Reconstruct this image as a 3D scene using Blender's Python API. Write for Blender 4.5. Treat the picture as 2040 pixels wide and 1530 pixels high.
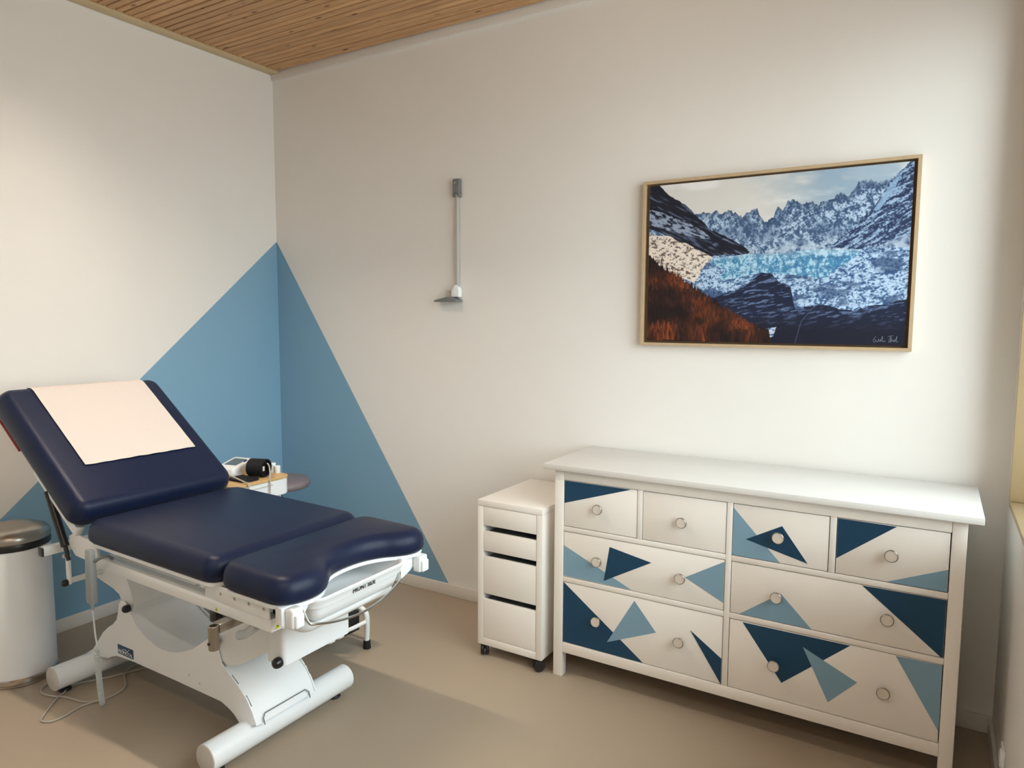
import bpy, bmesh, math, random
import numpy as np
from mathutils import Vector, Matrix

random.seed(7)
scene = bpy.context.scene
for o in list(bpy.data.objects):
    bpy.data.objects.remove(o)
COL = scene.collection

# ------------------------------------------------------------------ camera
CAM_POS = (3.7126, -3.1641, 1.5849)
YAW, PITCH, ROLL, FPX = 0.5449, -0.0927, 0.0048, 1398.73
fw = Vector((-math.sin(YAW)*math.cos(PITCH), math.cos(YAW)*math.cos(PITCH), math.sin(PITCH)))
r0 = Vector((math.cos(YAW), math.sin(YAW), 0)); u0 = r0.cross(fw)
rr = r0*math.cos(ROLL) + u0*math.sin(ROLL); uu = -r0*math.sin(ROLL) + u0*math.cos(ROLL)
cam_data = bpy.data.cameras.new('camera'); cam = bpy.data.objects.new('camera', cam_data); COL.objects.link(cam)
M = Matrix(((rr.x, uu.x, -fw.x, CAM_POS[0]), (rr.y, uu.y, -fw.y, CAM_POS[1]), (rr.z, uu.z, -fw.z, CAM_POS[2]), (0, 0, 0, 1)))
cam.matrix_world = M
cam_data.sensor_fit = 'HORIZONTAL'; cam_data.sensor_width = 36.0; cam_data.lens = FPX*36.0/2040.0
cam_data.clip_start = 0.02
scene.camera = cam

# ------------------------------------------------------------------ sky, window daylight, exposure
SKY, GROUND, SKY_STRENGTH = (0.85, 0.97, 1.0), (0.50, 0.54, 0.54), 9.5
LAMP_COL, LAMP_STRENGTH = (1.0, 0.86, 0.71), 275.0
world = bpy.data.worlds.new('overcast_sky'); scene.world = world; world.use_nodes = True
nt = world.node_tree; nt.nodes.clear()
wo = nt.nodes.new('ShaderNodeOutputWorld'); bg = nt.nodes.new('ShaderNodeBackground')
tc = nt.nodes.new('ShaderNodeTexCoord'); sp = nt.nodes.new('ShaderNodeSeparateXYZ'); rp = nt.nodes.new('ShaderNodeValToRGB')
mr = nt.nodes.new('ShaderNodeMapRange'); mr.inputs[1].default_value = -1; mr.inputs[2].default_value = 1
rp.color_ramp.elements[0].position = 0.48; rp.color_ramp.elements[0].color = (*GROUND, 1)
rp.color_ramp.elements[1].position = 0.53; rp.color_ramp.elements[1].color = (*SKY, 1)
nt.links.new(tc.outputs['Generated'], sp.inputs[0]); nt.links.new(sp.outputs['Z'], mr.inputs[0])
nt.links.new(mr.outputs[0], rp.inputs[0]); nt.links.new(rp.outputs[0], bg.inputs[0]); bg.inputs[1].default_value = SKY_STRENGTH
nt.links.new(bg.outputs[0], wo.inputs[0])

ROOM_W, ROOM_D, ROOM_H = 3.966, 4.1, 3.128       # right wall x, depth behind, ceiling
WIN_Y0, WIN_Y1, WIN_Z0, WIN_Z1 = -0.09, -2.45, 0.935, 2.80
WALL_T = 0.30
pd = bpy.data.lights.new('window_daylight_portal', 'AREA'); pd.shape = 'RECTANGLE'
pd.size = WIN_Z1-WIN_Z0; pd.size_y = WIN_Y0-WIN_Y1; pd.cycles.is_portal = True
po = bpy.data.objects.new('window_daylight_portal', pd); COL.objects.link(po)
po.location = (ROOM_W+WALL_T+0.01, (WIN_Y0+WIN_Y1)/2, (WIN_Z0+WIN_Z1)/2); po.rotation_euler = (0, math.radians(90), 0)

vs = scene.view_settings
vs.view_transform = 'Standard'; vs.look = 'None'; vs.exposure = -0.25; vs.gamma = 1.0; vs.use_curve_mapping = False

# ------------------------------------------------------------------ materials
def s2l(c):
    return tuple(((x/255)/12.92 if x/255 <= .04045 else ((x/255+.055)/1.055)**2.4) for x in c)
MATS = {}
def mat(name, rgb, rough=0.5, metal=0.0, spec=0.5, noise=0.0, nscale=40.0, bump=0.0, bscale=200.0, emit=None, coat=0.0, alpha=None):
    """Principled material with an optional procedural colour variation and fine bump. rgb is sRGB 0..255."""
    m = bpy.data.materials.new(name); m.use_nodes = True; t = m.node_tree; b = t.nodes['Principled BSDF']
    lin = s2l(rgb)
    b.inputs['Base Color'].default_value = (*lin, 1); b.inputs['Roughness'].default_value = rough
    b.inputs['Metallic'].default_value = metal; b.inputs['Specular IOR Level'].default_value = spec
    b.inputs['Coat Weight'].default_value = coat
    co = t.nodes.new('ShaderNodeTexCoord')
    if noise > 0:
        n = t.nodes.new('ShaderNodeTexNoise'); n.inputs['Scale'].default_value = nscale; n.inputs['Detail'].default_value = 4
        t.links.new(co.outputs['Object'], n.inputs['Vector'])
        mx = t.nodes.new('ShaderNodeMix'); mx.data_type = 'RGBA'
        mx.inputs[6].default_value = (*[x*(1-noise) for x in lin], 1); mx.inputs[7].default_value = (*[min(1, x*(1+noise)) for x in lin], 1)
        t.links.new(n.outputs['Fac'], mx.inputs[0]); t.links.new(mx.outputs[2], b.inputs['Base Color'])
    if bump > 0:
        n2 = t.nodes.new('ShaderNodeTexNoise'); n2.inputs['Scale'].default_value = bscale; n2.inputs['Detail'].default_value = 2
        t.links.new(co.outputs['Object'], n2.inputs['Vector'])
        bp = t.nodes.new('ShaderNodeBump'); bp.inputs['Strength'].default_value = bump; bp.inputs['Distance'].default_value = 0.002
        t.links.new(n2.outputs['Fac'], bp.inputs['Height']); t.links.new(bp.outputs[0], b.inputs['Normal'])
    if emit:
        b.inputs['Emission Color'].default_value = (*emit[0], 1); b.inputs['Emission Strength'].default_value = emit[1]
    if alpha is not None: b.inputs['Alpha'].default_value = alpha
    MATS[name] = m
    return m

def wood_mat(name, c1, c2, knot, rough=0.55, per_object=True):
    """Pine-like grain running along local X, with sparse dark knots; every object gets its own offset and tone."""
    m = bpy.data.materials.new(name); m.use_nodes = True; t = m.node_tree; b = t.nodes['Principled BSDF']; L = t.links.new
    b.inputs['Roughness'].default_value = rough
    co = t.nodes.new('ShaderNodeTexCoord'); oi = t.nodes.new('ShaderNodeObjectInfo')
    mul = t.nodes.new('ShaderNodeVectorMath'); mul.operation = 'SCALE'; mul.inputs['Scale'].default_value = 1.0
    cm = t.nodes.new('ShaderNodeCombineXYZ'); mm = t.nodes.new('ShaderNodeMath'); mm.operation = 'MULTIPLY'; mm.inputs[1].default_value = 37.0
    L(oi.outputs['Random'], mm.inputs[0]); L(mm.outputs[0], cm.inputs[0]); L(mm.outputs[0], cm.inputs[1])
    add = t.nodes.new('ShaderNodeVectorMath'); add.operation = 'ADD'
    L(co.outputs['Object'], add.inputs[0]); L(cm.outputs[0], add.inputs[1])
    mp = t.nodes.new('ShaderNodeMapping'); mp.inputs['Scale'].default_value = (1.6, 34, 34); L(add.outputs[0], mp.inputs[0])
    n = t.nodes.new('ShaderNodeTexNoise'); n.inputs['Scale'].default_value = 2.2; n.inputs['Detail'].default_value = 5; n.inputs['Distortion'].default_value = 0.4
    L(mp.outputs[0], n.inputs['Vector'])
    cr = t.nodes.new('ShaderNodeValToRGB'); e = cr.color_ramp.elements
    e[0].position = 0.3; e[0].color = (*s2l(c1), 1); e[1].position = 0.72; e[1].color = (*s2l(c2), 1)
    L(n.outputs['Fac'], cr.inputs[0])
    mp2 = t.nodes.new('ShaderNodeMapping'); mp2.inputs['Scale'].default_value = (5.0, 16, 16); L(add.outputs[0], mp2.inputs[0])
    v = t.nodes.new('ShaderNodeTexVoronoi'); v.inputs['Scale'].default_value = 1.0; L(mp2.outputs[0], v.inputs['Vector'])
    kr = t.nodes.new('ShaderNodeValToRGB'); k = kr.color_ramp.elements
    k[0].position = 0.06; k[0].color = (1, 1, 1, 1); k[1].position = 0.15; k[1].color = (0, 0, 0, 1); L(v.outputs['Distance'], kr.inputs[0])
    mx = t.nodes.new('ShaderNodeMix'); mx.data_type = 'RGBA'; mx.inputs[7].default_value = (*s2l(knot), 1)
    L(kr.outputs[0], mx.inputs[0]); L(cr.outputs[0], mx.inputs[6])
    hs = t.nodes.new('ShaderNodeHueSaturation'); vr = t.nodes.new('ShaderNodeMapRange'); vr.inputs[3].default_value = 0.86; vr.inputs[4].default_value = 1.12
    L(oi.outputs['Random'], vr.inputs[0]); L(vr.outputs[0], hs.inputs['Value']); L(mx.outputs[2], hs.inputs['Color'])
    L(hs.outputs[0], b.inputs['Base Color'])
    MATS[name] = m
    return m

M_WALL = mat('white_wall_paint', (237, 234, 229), 0.75, spec=0.25, noise=0.012, nscale=6, bump=0.05, bscale=350)
M_BLUE = mat('blue_wall_paint', (130, 170, 196), 0.7, spec=0.25, noise=0.015, nscale=6, bump=0.05, bscale=350)
M_TRIMW = mat('white_trim_paint', (226, 221, 214), 0.55, spec=0.35, noise=0.01, nscale=9)
M_FLOOR = mat('beige_linoleum', (166, 151, 132), 0.42, spec=0.4, noise=0.05, nscale=260, bump=0.02, bscale=300)
M_PINE = wood_mat('pine_board', (176, 132, 90), (208, 166, 120), (96, 58, 32))
M_PINETRIM = mat('pine_trim_paint', (205, 183, 145), 0.55, noise=0.05, nscale=8)
M_REVEAL = mat('pale_wood_window_lining', (192, 172, 134), 0.5, noise=0.06, nscale=7)
M_DARK = mat('dark_void', (38, 28, 20), 0.9, spec=0.1)
M_WHITEM = mat('white_enamel_metal', (238, 241, 243), 0.32, spec=0.5, noise=0.008, nscale=5)
M_WHITEP = mat('white_plastic', (236, 239, 240), 0.38, spec=0.5)
M_VINYL = mat('navy_vinyl', (23, 32, 58), 0.40, spec=0.22, noise=0.03, nscale=18, bump=0.04, bscale=500)
M_BLACK = mat('black_rubber', (24, 24, 26), 0.55, spec=0.4)
M_BLACKG = mat('black_plastic', (22, 22, 24), 0.3, spec=0.5)
M_CHROME = mat('chrome_steel', (205, 200, 192), 0.18, metal=1.0)
M_STEEL = mat('brushed_steel', (170, 164, 155), 0.30, metal=1.0, noise=0.03, nscale=60)
M_GREYP = mat('grey_plastic', (150, 156, 158), 0.45)
M_DGREYP = mat('dark_grey_plastic', (112, 115, 116), 0.5)
M_CABLE = mat('grey_cable', (176, 170, 160), 0.5)
M_COIL = mat('pale_coil_cable', (196, 199, 198), 0.45)
M_CAP = mat('grey_end_cap', (200, 197, 192), 0.45)
M_PAPER = mat('white_exam_paper', (212, 203, 197), 0.9, spec=0.1, noise=0.012, nscale=30, bump=0.35, bscale=90)
M_DRESS = mat('white_stained_wood', (243, 238, 231), 0.42, spec=0.45, noise=0.012, nscale=14)
M_DRESSTOP = mat('white_lacquer_top', (224, 222, 218), 0.30, spec=0.5, noise=0.006, nscale=9)
M_NAVYP = mat('dark_teal_paint', (14, 62, 92), 0.45, spec=0.45, noise=0.02, nscale=20)
M_LBLUE = mat('grey_blue_paint', (128, 163, 184), 0.45, spec=0.45, noise=0.02, nscale=20)
M_KNOB = mat('satin_nickel', (150, 142, 130), 0.35, metal=0.8)
M_KNOBF = mat('pale_knob_face', (224, 215, 203), 0.4, metal=0.1)
M_MICKE = mat('white_cabinet_foil', (242, 237, 230), 0.38, spec=0.45, noise=0.008, nscale=12)
M_FRAME = mat('natural_oak_frame', (190, 165, 132), 0.5, noise=0.12, nscale=22)
M_FRAMEIN = mat('oak_frame_shadow_gap', (120, 96, 70), 0.6, noise=0.1, nscale=22)
M_STOOL = mat('taupe_vinyl', (128, 118, 122), 0.45, noise=0.02, nscale=20, bump=0.03, bscale=400)
M_BAMBOO = wood_mat('bamboo_top', (196, 160, 108), (214, 180, 128), (190, 152, 100), 0.45)
M_SCREEN = mat('grey_lcd', (98, 112, 118), 0.25, spec=0.5)
M_PURPLE = mat('violet_plastic', (46, 36, 110), 0.4)
M_CUFF = mat('black_nylon', (30, 29, 33), 0.75, spec=0.2, bump=0.15, bscale=600)
M_LOGO = mat('logo_blue', (24, 58, 92), 0.4)
M_INK = mat('black_ink', (26, 28, 32), 0.5)
M_SIGNW = mat('white_print', (225, 230, 235), 0.5)
M_YELLOW = mat('warning_yellow', (214, 220, 60), 0.5)
M_RED = mat('red_enamel', (150, 24, 34), 0.4)
M_CLEAR = mat('clear_plastic', (190, 196, 198), 0.2, spec=0.5, alpha=0.55)
M_LAMPW = mat('lamp_housing', (205, 205, 202), 0.5)
M_LAMP = mat('lamp_diffuser', (255, 245, 230), 0.6, emit=(LAMP_COL, LAMP_STRENGTH))
M_FILL = mat('fill_lamp_diffuser', (255, 245, 230), 0.6, emit=(LAMP_COL, LAMP_STRENGTH*0.42))
# window glass: clear with a weak mirror reflection
M_GLASS = bpy.data.materials.new('window_glass'); M_GLASS.use_nodes = True
t = M_GLASS.node_tree; t.nodes.clear()
go = t.nodes.new('ShaderNodeOutputMaterial'); tr = t.nodes.new('ShaderNodeBsdfTransparent'); gl = t.nodes.new('ShaderNodeBsdfGlossy'); gl.inputs['Roughness'].default_value = 0.02
fr = t.nodes.new('ShaderNodeFresnel'); fr.inputs[0].default_value = 1.2; mxs = t.nodes.new('ShaderNodeMixShader')
t.links.new(fr.outputs[0], mxs.inputs[0]); t.links.new(tr.outputs[0], mxs.inputs[1]); t.links.new(gl.outputs[0], mxs.inputs[2]); t.links.new(mxs.outputs[0], go.inputs[0])
# printed picture: colours stored on the print's own surface
M_PRINT = bpy.data.materials.new('printed_canvas'); M_PRINT.use_nodes = True
t = M_PRINT.node_tree; at = t.nodes.new('ShaderNodeAttribute'); at.attribute_name = 'print'
t.links.new(at.outputs['Color'], t.nodes['Principled BSDF'].inputs['Base Color']); t.nodes['Principled BSDF'].inputs['Roughness'].default_value = 0.55
t.nodes['Principled BSDF'].inputs['Specular IOR Level'].default_value = 0.3

# ------------------------------------------------------------------ builders
def tag(o, label=None, category=None, group=None, kind=None):
    if label: o['label'] = label
    if category: o['category'] = category
    if group: o['group'] = group
    if kind: o['kind'] = kind
    return o
ORG = {}
def thing(name, label, category, loc=(0, 0, 0), group=None):
    e = bpy.data.objects.new(name, None); COL.objects.link(e); e.location = loc; e.empty_display_size = 0.05
    ORG[e.name] = Vector(loc)
    return tag(e, label, category, group)
def link(name, me, material, parent=None, loc=None, smooth=True, angle=32):
    """me is in world coordinates; it is moved to its parent's origin (or to loc when top-level)."""
    base = ORG[parent.name] if parent is not None else Vector(loc or (0, 0, 0))
    if base.length > 0: me.transform(Matrix.Translation(-base))
    o = bpy.data.objects.new(name, me); COL.objects.link(o)
    if parent is not None: o.parent = parent; ORG[o.name] = base
    else: o.location = base; ORG[o.name] = base
    if material is not None and len(me.materials) == 0: me.materials.append(material)
    if smooth:
        me.shade_smooth(); me.set_sharp_from_angle(angle=math.radians(angle))
    return o
def put(name, bm, material, parent=None, loc=None, smooth=True, angle=32, recalc=True, tri=False):
    if recalc: bmesh.ops.recalc_face_normals(bm, faces=bm.faces)
    if tri: bmesh.ops.triangulate(bm, faces=[f for f in bm.faces if len(f.verts) > 4])
    me = bpy.data.meshes.new(name); bm.to_mesh(me); bm.free()
    return link(name, me, material, parent, loc, smooth, angle)
def NB(): return bmesh.new()
def box(bm, x0, x1, y0, y1, z0, z1, bev=0.0, seg=2):
    vs_ = [bm.verts.new((x, y, z)) for x in (min(x0, x1), max(x0, x1)) for y in (min(y0, y1), max(y0, y1)) for z in (min(z0, z1), max(z0, z1))]
    idx = [(0, 1, 3, 2), (4, 6, 7, 5), (0, 4, 5, 1), (2, 3, 7, 6), (0, 2, 6, 4), (1, 5, 7, 3)]
    fs = [bm.faces.new([vs_[i] for i in f]) for f in idx]
    if bev > 0:
        es = set(e for f in fs for e in f.edges)
        bmesh.ops.bevel(bm, geom=list(es), offset=bev, segments=seg, profile=0.5, affect='EDGES')
    return bm
def bx(x0, x1, y0, y1, z0, z1, bev=0.0, seg=2):
    return box(NB(), x0, x1, y0, y1, z0, z1, bev, seg)
def frame_axes(d):
    d = Vector(d).normalized(); a = Vector((0, 0, 1)) if abs(d.z) < 0.9 else Vector((1, 0, 0))
    s = d.cross(a).normalized(); return s, s.cross(d).normalized()
def cyl(bm, a, b, ra, rb=None, n=24, caps=True):
    a, b = Vector(a), Vector(b); rb = ra if rb is None else rb; s, u = frame_axes(b-a)
    A = [bm.verts.new(a+(s*math.cos(i*2*math.pi/n)+u*math.sin(i*2*math.pi/n))*ra) for i in range(n)]
    B = [bm.verts.new(b+(s*math.cos(i*2*math.pi/n)+u*math.sin(i*2*math.pi/n))*rb) for i in range(n)]
    for i in range(n): bm.faces.new((A[i], A[(i+1) % n], B[(i+1) % n], B[i]))
    if caps: bm.faces.new(A[::-1]); bm.faces.new(B)
    return bm
def lathe(bm, origin, axis, prof, n=28):
    """prof: list of (radius, height along axis); closed with caps where radius > 0."""
    o = Vector(origin); ax = Vector(axis).normalized(); s, u = frame_axes(ax); rings = []
    for r, h in prof:
        c = o+ax*h
        if r < 1e-6: rings.append([bm.verts.new(c)])
        else: rings.append([bm.verts.new(c+(s*math.cos(i*2*math.pi/n)+u*math.sin(i*2*math.pi/n))*r) for i in range(n)])
    for A, B in zip(rings[:-1], rings[1:]):
        for i in range(n):
            j = (i+1) % n
            if len(A) == 1 and len(B) == 1: continue
            if len(A) == 1: bm.faces.new((A[0], B[j], B[i]))
            elif len(B) == 1: bm.faces.new((A[i], A[j], B[0]))
            else: bm.faces.new((A[i], A[j], B[j], B[i]))
    if len(rings[0]) > 1: bm.faces.new(rings[0][::-1])
    if len(rings[-1]) > 1: bm.faces.new(rings[-1])
    return bm
def smooth_path(pts, sub=6, closed=False):
    P = [Vector(p) for p in pts]; n = len(P); out = []
    rng = range(n) if closed else range(n-1)
    for i in rng:
        p0 = P[(i-1) % n] if closed or i > 0 else P[0]; p1 = P[i]; p2 = P[(i+1) % n]
        p3 = P[(i+2) % n] if closed or i+2 < n else P[-1]
        for k in range(sub):
            t_ = k/sub
            out.append(0.5*((2*p1)+(p2-p0)*t_+(2*p0-5*p1+4*p2-p3)*t_*t_+(3*p1-p0-3*p2+p3)*t_**3))
    if not closed: out.append(P[-1])
    return out
def tube(bm, pts, r, n=10, caps=True):
    P = [Vector(p) for p in pts]; rings = []; s = None
    for i, p in enumerate(P):
        d = (P[min(i+1, len(P)-1)]-P[max(i-1, 0)]).normalized()
        if s is None: s, u = frame_axes(d)
        else:
            s = (s-d*s.dot(d)).normalized(); u = s.cross(d).normalized()
        rings.append([bm.verts.new(p+(s*math.cos(k*2*math.pi/n)+u*math.sin(k*2*math.pi/n))*r) for k in range(n)])
    for A, B in zip(rings[:-1], rings[1:]):
        for k in range(n): bm.faces.new((A[k], A[(k+1) % n], B[(k+1) % n], B[k]))
    if caps: bm.faces.new(rings[0][::-1]); bm.faces.new(rings[-1])
    return bm
def prism(bm, poly, axis, a, b, bev=0.0):
    """extrude a closed 2D polygon along axis 'x' (poly = y,z), 'y' (poly = x,z) or 'z' (poly = x,y) from a to b."""
    def p3(q, h):
        return {'x': (h, q[0], q[1]), 'y': (q[0], h, q[1]), 'z': (q[0], q[1], h)}[axis]
    A = [bm.verts.new(p3(q, a)) for q in poly]; B = [bm.verts.new(p3(q, b)) for q in poly]; n = len(poly)
    fs = [bm.faces.new(A[::-1]), bm.faces.new(B)]
    for i in range(n): fs.append(bm.faces.new((A[i], A[(i+1) % n], B[(i+1) % n], B[i])))
    if bev > 0:
        es = set(fs[0].edges) | set(fs[1].edges)
        bmesh.ops.bevel(bm, geom=list(es), offset=bev, segments=2, profile=0.5, affect='EDGES')
    return bm
def rounded_rect(x0, x1, y0, y1, r, n=6):
    out = []
    for cx, cy, a0 in ((x1-r, y1-r, 0), (x0+r, y1-r, 90), (x0+r, y0+r, 180), (x1-r, y0+r, 270)):
        for k in range(n+1):
            a = math.radians(a0+90*k/n); out.append((cx+r*math.cos(a), cy+r*math.sin(a)))
    return out
def area2(p): return sum(p[i][0]*p[(i+1) % len(p)][1]-p[(i+1) % len(p)][0]*p[i][1] for i in range(len(p)))
def inset(poly, d):
    """move every point of a dense CCW outline inwards by d."""
    n = len(poly); out = []
    for i in range(n):
        ax, ay = poly[i-1]; cx, cy = poly[(i+1) % n]; tx, ty = cx-ax, cy-ay; l = math.hypot(tx, ty) or 1
        out.append((poly[i][0]-ty/l*d, poly[i][1]+tx/l*d))
    return out
def stack(bm, poly, rings, to3=lambda a, b, h: (a, b, h), cap0=True, cap1=True):
    """loft rings (height, inset) of an outline."""
    if area2(poly) < 0: poly = poly[::-1]
    R = []
    for h, d in rings:
        q = inset(poly, d) if d else poly
        R.append([bm.verts.new(to3(a, b, h)) for a, b in q])
    n = len(poly)
    for A, B in zip(R[:-1], R[1:]):
        for i in range(n): bm.faces.new((A[i], A[(i+1) % n], B[(i+1) % n], B[i]))
    if cap0: bm.faces.new(R[0][::-1])
    if cap1: bm.faces.new(R[-1])
    return bm
def text_mesh(body, size, shear=0.0, bold=0.0, spacing=1.0, extrude=0.0003):
    cu = bpy.data.curves.new('lettering', 'FONT'); cu.body = body; cu.size = size; cu.shear = shear; cu.offset = bold
    cu.align_x = 'CENTER'; cu.align_y = 'CENTER'; cu.extrude = extrude; cu.space_character = spacing; cu.resolution_u = 3
    o = bpy.data.objects.new('lettering', cu); COL.objects.link(o)
    dg = bpy.context.evaluated_depsgraph_get(); me = bpy.data.meshes.new_from_object(o.evaluated_get(dg))
    bpy.data.objects.remove(o); bpy.data.curves.remove(cu)
    me.materials.clear()
    return me
def place(me, origin, xdir, ydir):
    x = Vector(xdir).normalized(); y = Vector(ydir).normalized(); z = x.cross(y)
    me.transform(Matrix(((x.x, y.x, z.x, origin[0]), (x.y, y.y, z.y, origin[1]), (x.z, y.z, z.z, origin[2]), (0, 0, 0, 1))))
    return me
def copy_tree(o, parent=None):
    c = o.copy(); COL.objects.link(c); c.parent = parent
    for ch in list(o.children): copy_tree(ch, c)
    return c

# ================================================================== SETTING
BB_H, BB_T = 0.068, 0.014
put('floor', bx(-0.3, ROOM_W+0.3, -ROOM_D-0.1, 0.1, -0.1, 0.0), M_FLOOR, smooth=False)['kind'] = 'structure'

# left wall with the blue painted triangle
def wall_poly(name, axis, faces, mats, back):
    """faces: list of (polygon, material index) in the wall plane; back: box (bounds) of the wall's body behind."""
    bm = NB(); cache = {}
    def v(q):
        k = (round(q[0], 5), round(q[1], 5))
        if k not in cache: cache[k] = bm.verts.new((0, q[0], q[1]) if axis == 'x' else (q[0], 0, q[1]))
        return cache[k]
    for poly, mi in faces:
        f = bm.faces.new([v(q) for q in poly]); f.material_index = mi
    bmesh.ops.recalc_face_normals(bm, faces=bm.faces)
    n0 = bm.faces[:][0].normal if bm.faces.ensure_lookup_table() is None else None
    want = Vector((1, 0, 0)) if axis == 'x' else Vector((0, -1, 0))
    bm.normal_update()
    for f in bm.faces:
        if f.normal.dot(want) < 0: f.normal_flip()
    box(bm, *back)
    me = bpy.data.meshes.new(name); bm.to_mesh(me); bm.free()
    for m_ in mats: me.materials.append(m_)
    o = link(name, me, None, smooth=False); o['kind'] = 'structure'
    return o
AP = 2.076
YL = -2.31            # where the blue edge reaches the floor on the left wall
XR = 1.42             # and on the back wall
D_, H_, W_ = -ROOM_D, ROOM_H+0.05, ROOM_W
wall_poly('wall_left', 'x', [([(0, 0), (0, AP), (YL-0.08, 0)], 1), ([(0, AP), (0, H_), (D_, H_), (D_, 0), (YL-0.08, 0)], 0)], [M_WALL, M_BLUE], (-0.2, -0.001, D_, 0.1, 0, H_))
wall_poly('wall_back', 'y', [([(0, 0), (0, AP), (XR, 0)], 1), ([(0, AP), (0, H_), (W_, H_), (W_, 0), (XR, 0)], 0)], [M_WALL, M_BLUE], (-0.2, W_+0.3, 0.001, 0.2, 0, H_))
put('wall_front', bx(-0.2, W_+0.3, -ROOM_D-0.2, -ROOM_D, 0, H_), M_WALL, smooth=False)['kind'] = 'structure'
bm = NB()   # right wall with the window opening
box(bm, W_, W_+WALL_T, WIN_Y0, 0.0, 0, H_); box(bm, W_, W_+WALL_T, D_, WIN_Y1, 0, H_)
box(bm, W_, W_+WALL_T, WIN_Y1, WIN_Y0, 0, WIN_Z0-0.02); box(bm, W_, W_+WALL_T, WIN_Y1, WIN_Y0, WIN_Z1, H_)
put('wall_right', bm, M_WALL, smooth=False)['kind'] = 'structure'

# window: wooden lining, sill, frame with mullions, panes
win = thing('window_1', 'wide daylight window with pale wood lining in the right wall', None, (W_, (WIN_Y0+WIN_Y1)/2, WIN_Z0)); win['kind'] = 'structure'
put('sill', bx(W_-0.004, W_+WALL_T, WIN_Y1, WIN_Y0, WIN_Z0-0.02, WIN_Z0, 0.002), M_REVEAL, win)
for y0, y1 in ((WIN_Y0-0.014, WIN_Y0), (WIN_Y1, WIN_Y1+0.014)):
    put('jamb_lining', bx(W_-0.004, W_+WALL_T, y0, y1, WIN_Z0+0.0005, WIN_Z1, 0.002), M_REVEAL, win)
put('head_lining', bx(W_-0.004, W_+WALL_T, WIN_Y1+0.0145, WIN_Y0-0.0145, WIN_Z1-0.014, WIN_Z1, 0.002), M_REVEAL, win)
ym = (WIN_Y0+WIN_Y1)/2; fx0, fx1 = W_+0.20, W_+0.26; fy0, fy1 = WIN_Y1+0.015, WIN_Y0-0.015; fz0, fz1 = WIN_Z0+0.001, WIN_Z1-0.015
for a in ((fy0, fy0+0.05, fz0, fz1), (fy1-0.05, fy1, fz0, fz1), (ym-0.04, ym+0.04, fz0+0.05, fz1-0.05), (fy0+0.05, fy1-0.05, fz0, fz0+0.05), (fy0+0.05, fy1-0.05, fz1-0.05, fz1)):
    put('window_frame', bx(fx0, fx1, *a, 0.004), M_REVEAL, win)
for a in ((fy0+0.05, ym-0.04), (ym+0.04, fy1-0.05)):
    put('pane', bx(W_+0.228, W_+0.232, a[0], a[1], fz0+0.05, fz1-0.05), M_GLASS, win, smooth=False)

# ceiling of narrow pine boards
ceil = put('ceiling', bx(-0.2, W_+0.3, -ROOM_D-0.2, 0.2, ROOM_H+0.022, ROOM_H+0.2), M_DARK, smooth=False); ceil['kind'] = 'structure'
PITCH_B = 0.0445
bw = PITCH_B-0.0072
prof = [(-bw/2, 0.020), (-bw/2, 0.003), (-bw/2+0.0025, 0.0), (bw/2-0.0025, 0.0), (bw/2, 0.003), (bw/2, 0.020)]
bm = NB(); prism(bm, prof, 'x', 0.0, W_-0.075)
bmesh.ops.recalc_face_normals(bm, faces=bm.faces)
bme = bpy.data.meshes.new('board'); bm.to_mesh(bme); bm.free(); bme.materials.append(M_PINE)
bm = NB(); prism(bm, [(-bw/2+0.002, 0.020), (-bw/2+0.002, 0.008), (-bw/2+0.006, 0.0), (bw/2-0.005, 0.0), (bw/2, 0.006), (bw/2, 0.020)], 'x', 0.0, W_-0.075)
bmesh.ops.recalc_face_normals(bm, faces=bm.faces)
bme2 = bpy.data.meshes.new('board_edge'); bm.to_mesh(bme2); bm.free(); bme2.materials.append(M_PINE)
nb = int((ROOM_D-0.03)/PITCH_B)
for i in range(nb):
    o = bpy.data.objects.new('board', bme2 if i % 4 == 2 else bme); COL.objects.link(o); o.parent = ceil
    o.location = (0.068, -0.020-PITCH_B*(i+0.5), ROOM_H+0.0015*(random.random()-0.5))
t1 = put('trim_1', bx(0.001, 0.066, -ROOM_D, -0.012, ROOM_H-0.012, ROOM_H+0.02, 0.002), M_PINETRIM); t1['kind'] = 'structure'; t1['label'] = 'flat pine edge strip along the ceiling above the left wall'
t2 = put('trim_2', bx(0.001, W_, -0.014, -0.001, ROOM_H-0.045, ROOM_H+0.02, 0.004), M_TRIMW); t2['kind'] = 'structure'; t2['label'] = 'white painted batten along the top of the back wall'

# baseboards
for nm, b in (('baseboard_left', (0.0005, BB_T, -ROOM_D, -BB_T-0.0005, 0.0005, BB_H)), ('baseboard_back', (0.0005, W_-0.0005, -BB_T, -0.0005, 0.0005, BB_H)),
              ('baseboard_right', (W_-BB_T, W_-0.0005, -ROOM_D, -BB_T-0.0005, 0.0005, BB_H)), ('baseboard_front', (BB_T+0.0005, W_-BB_T-0.0005, -ROOM_D+0.0005, -ROOM_D+BB_T, 0.0005, BB_H))):
    put(nm, bx(*b, 0.003), M_TRIMW)['kind'] = 'structure'

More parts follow.
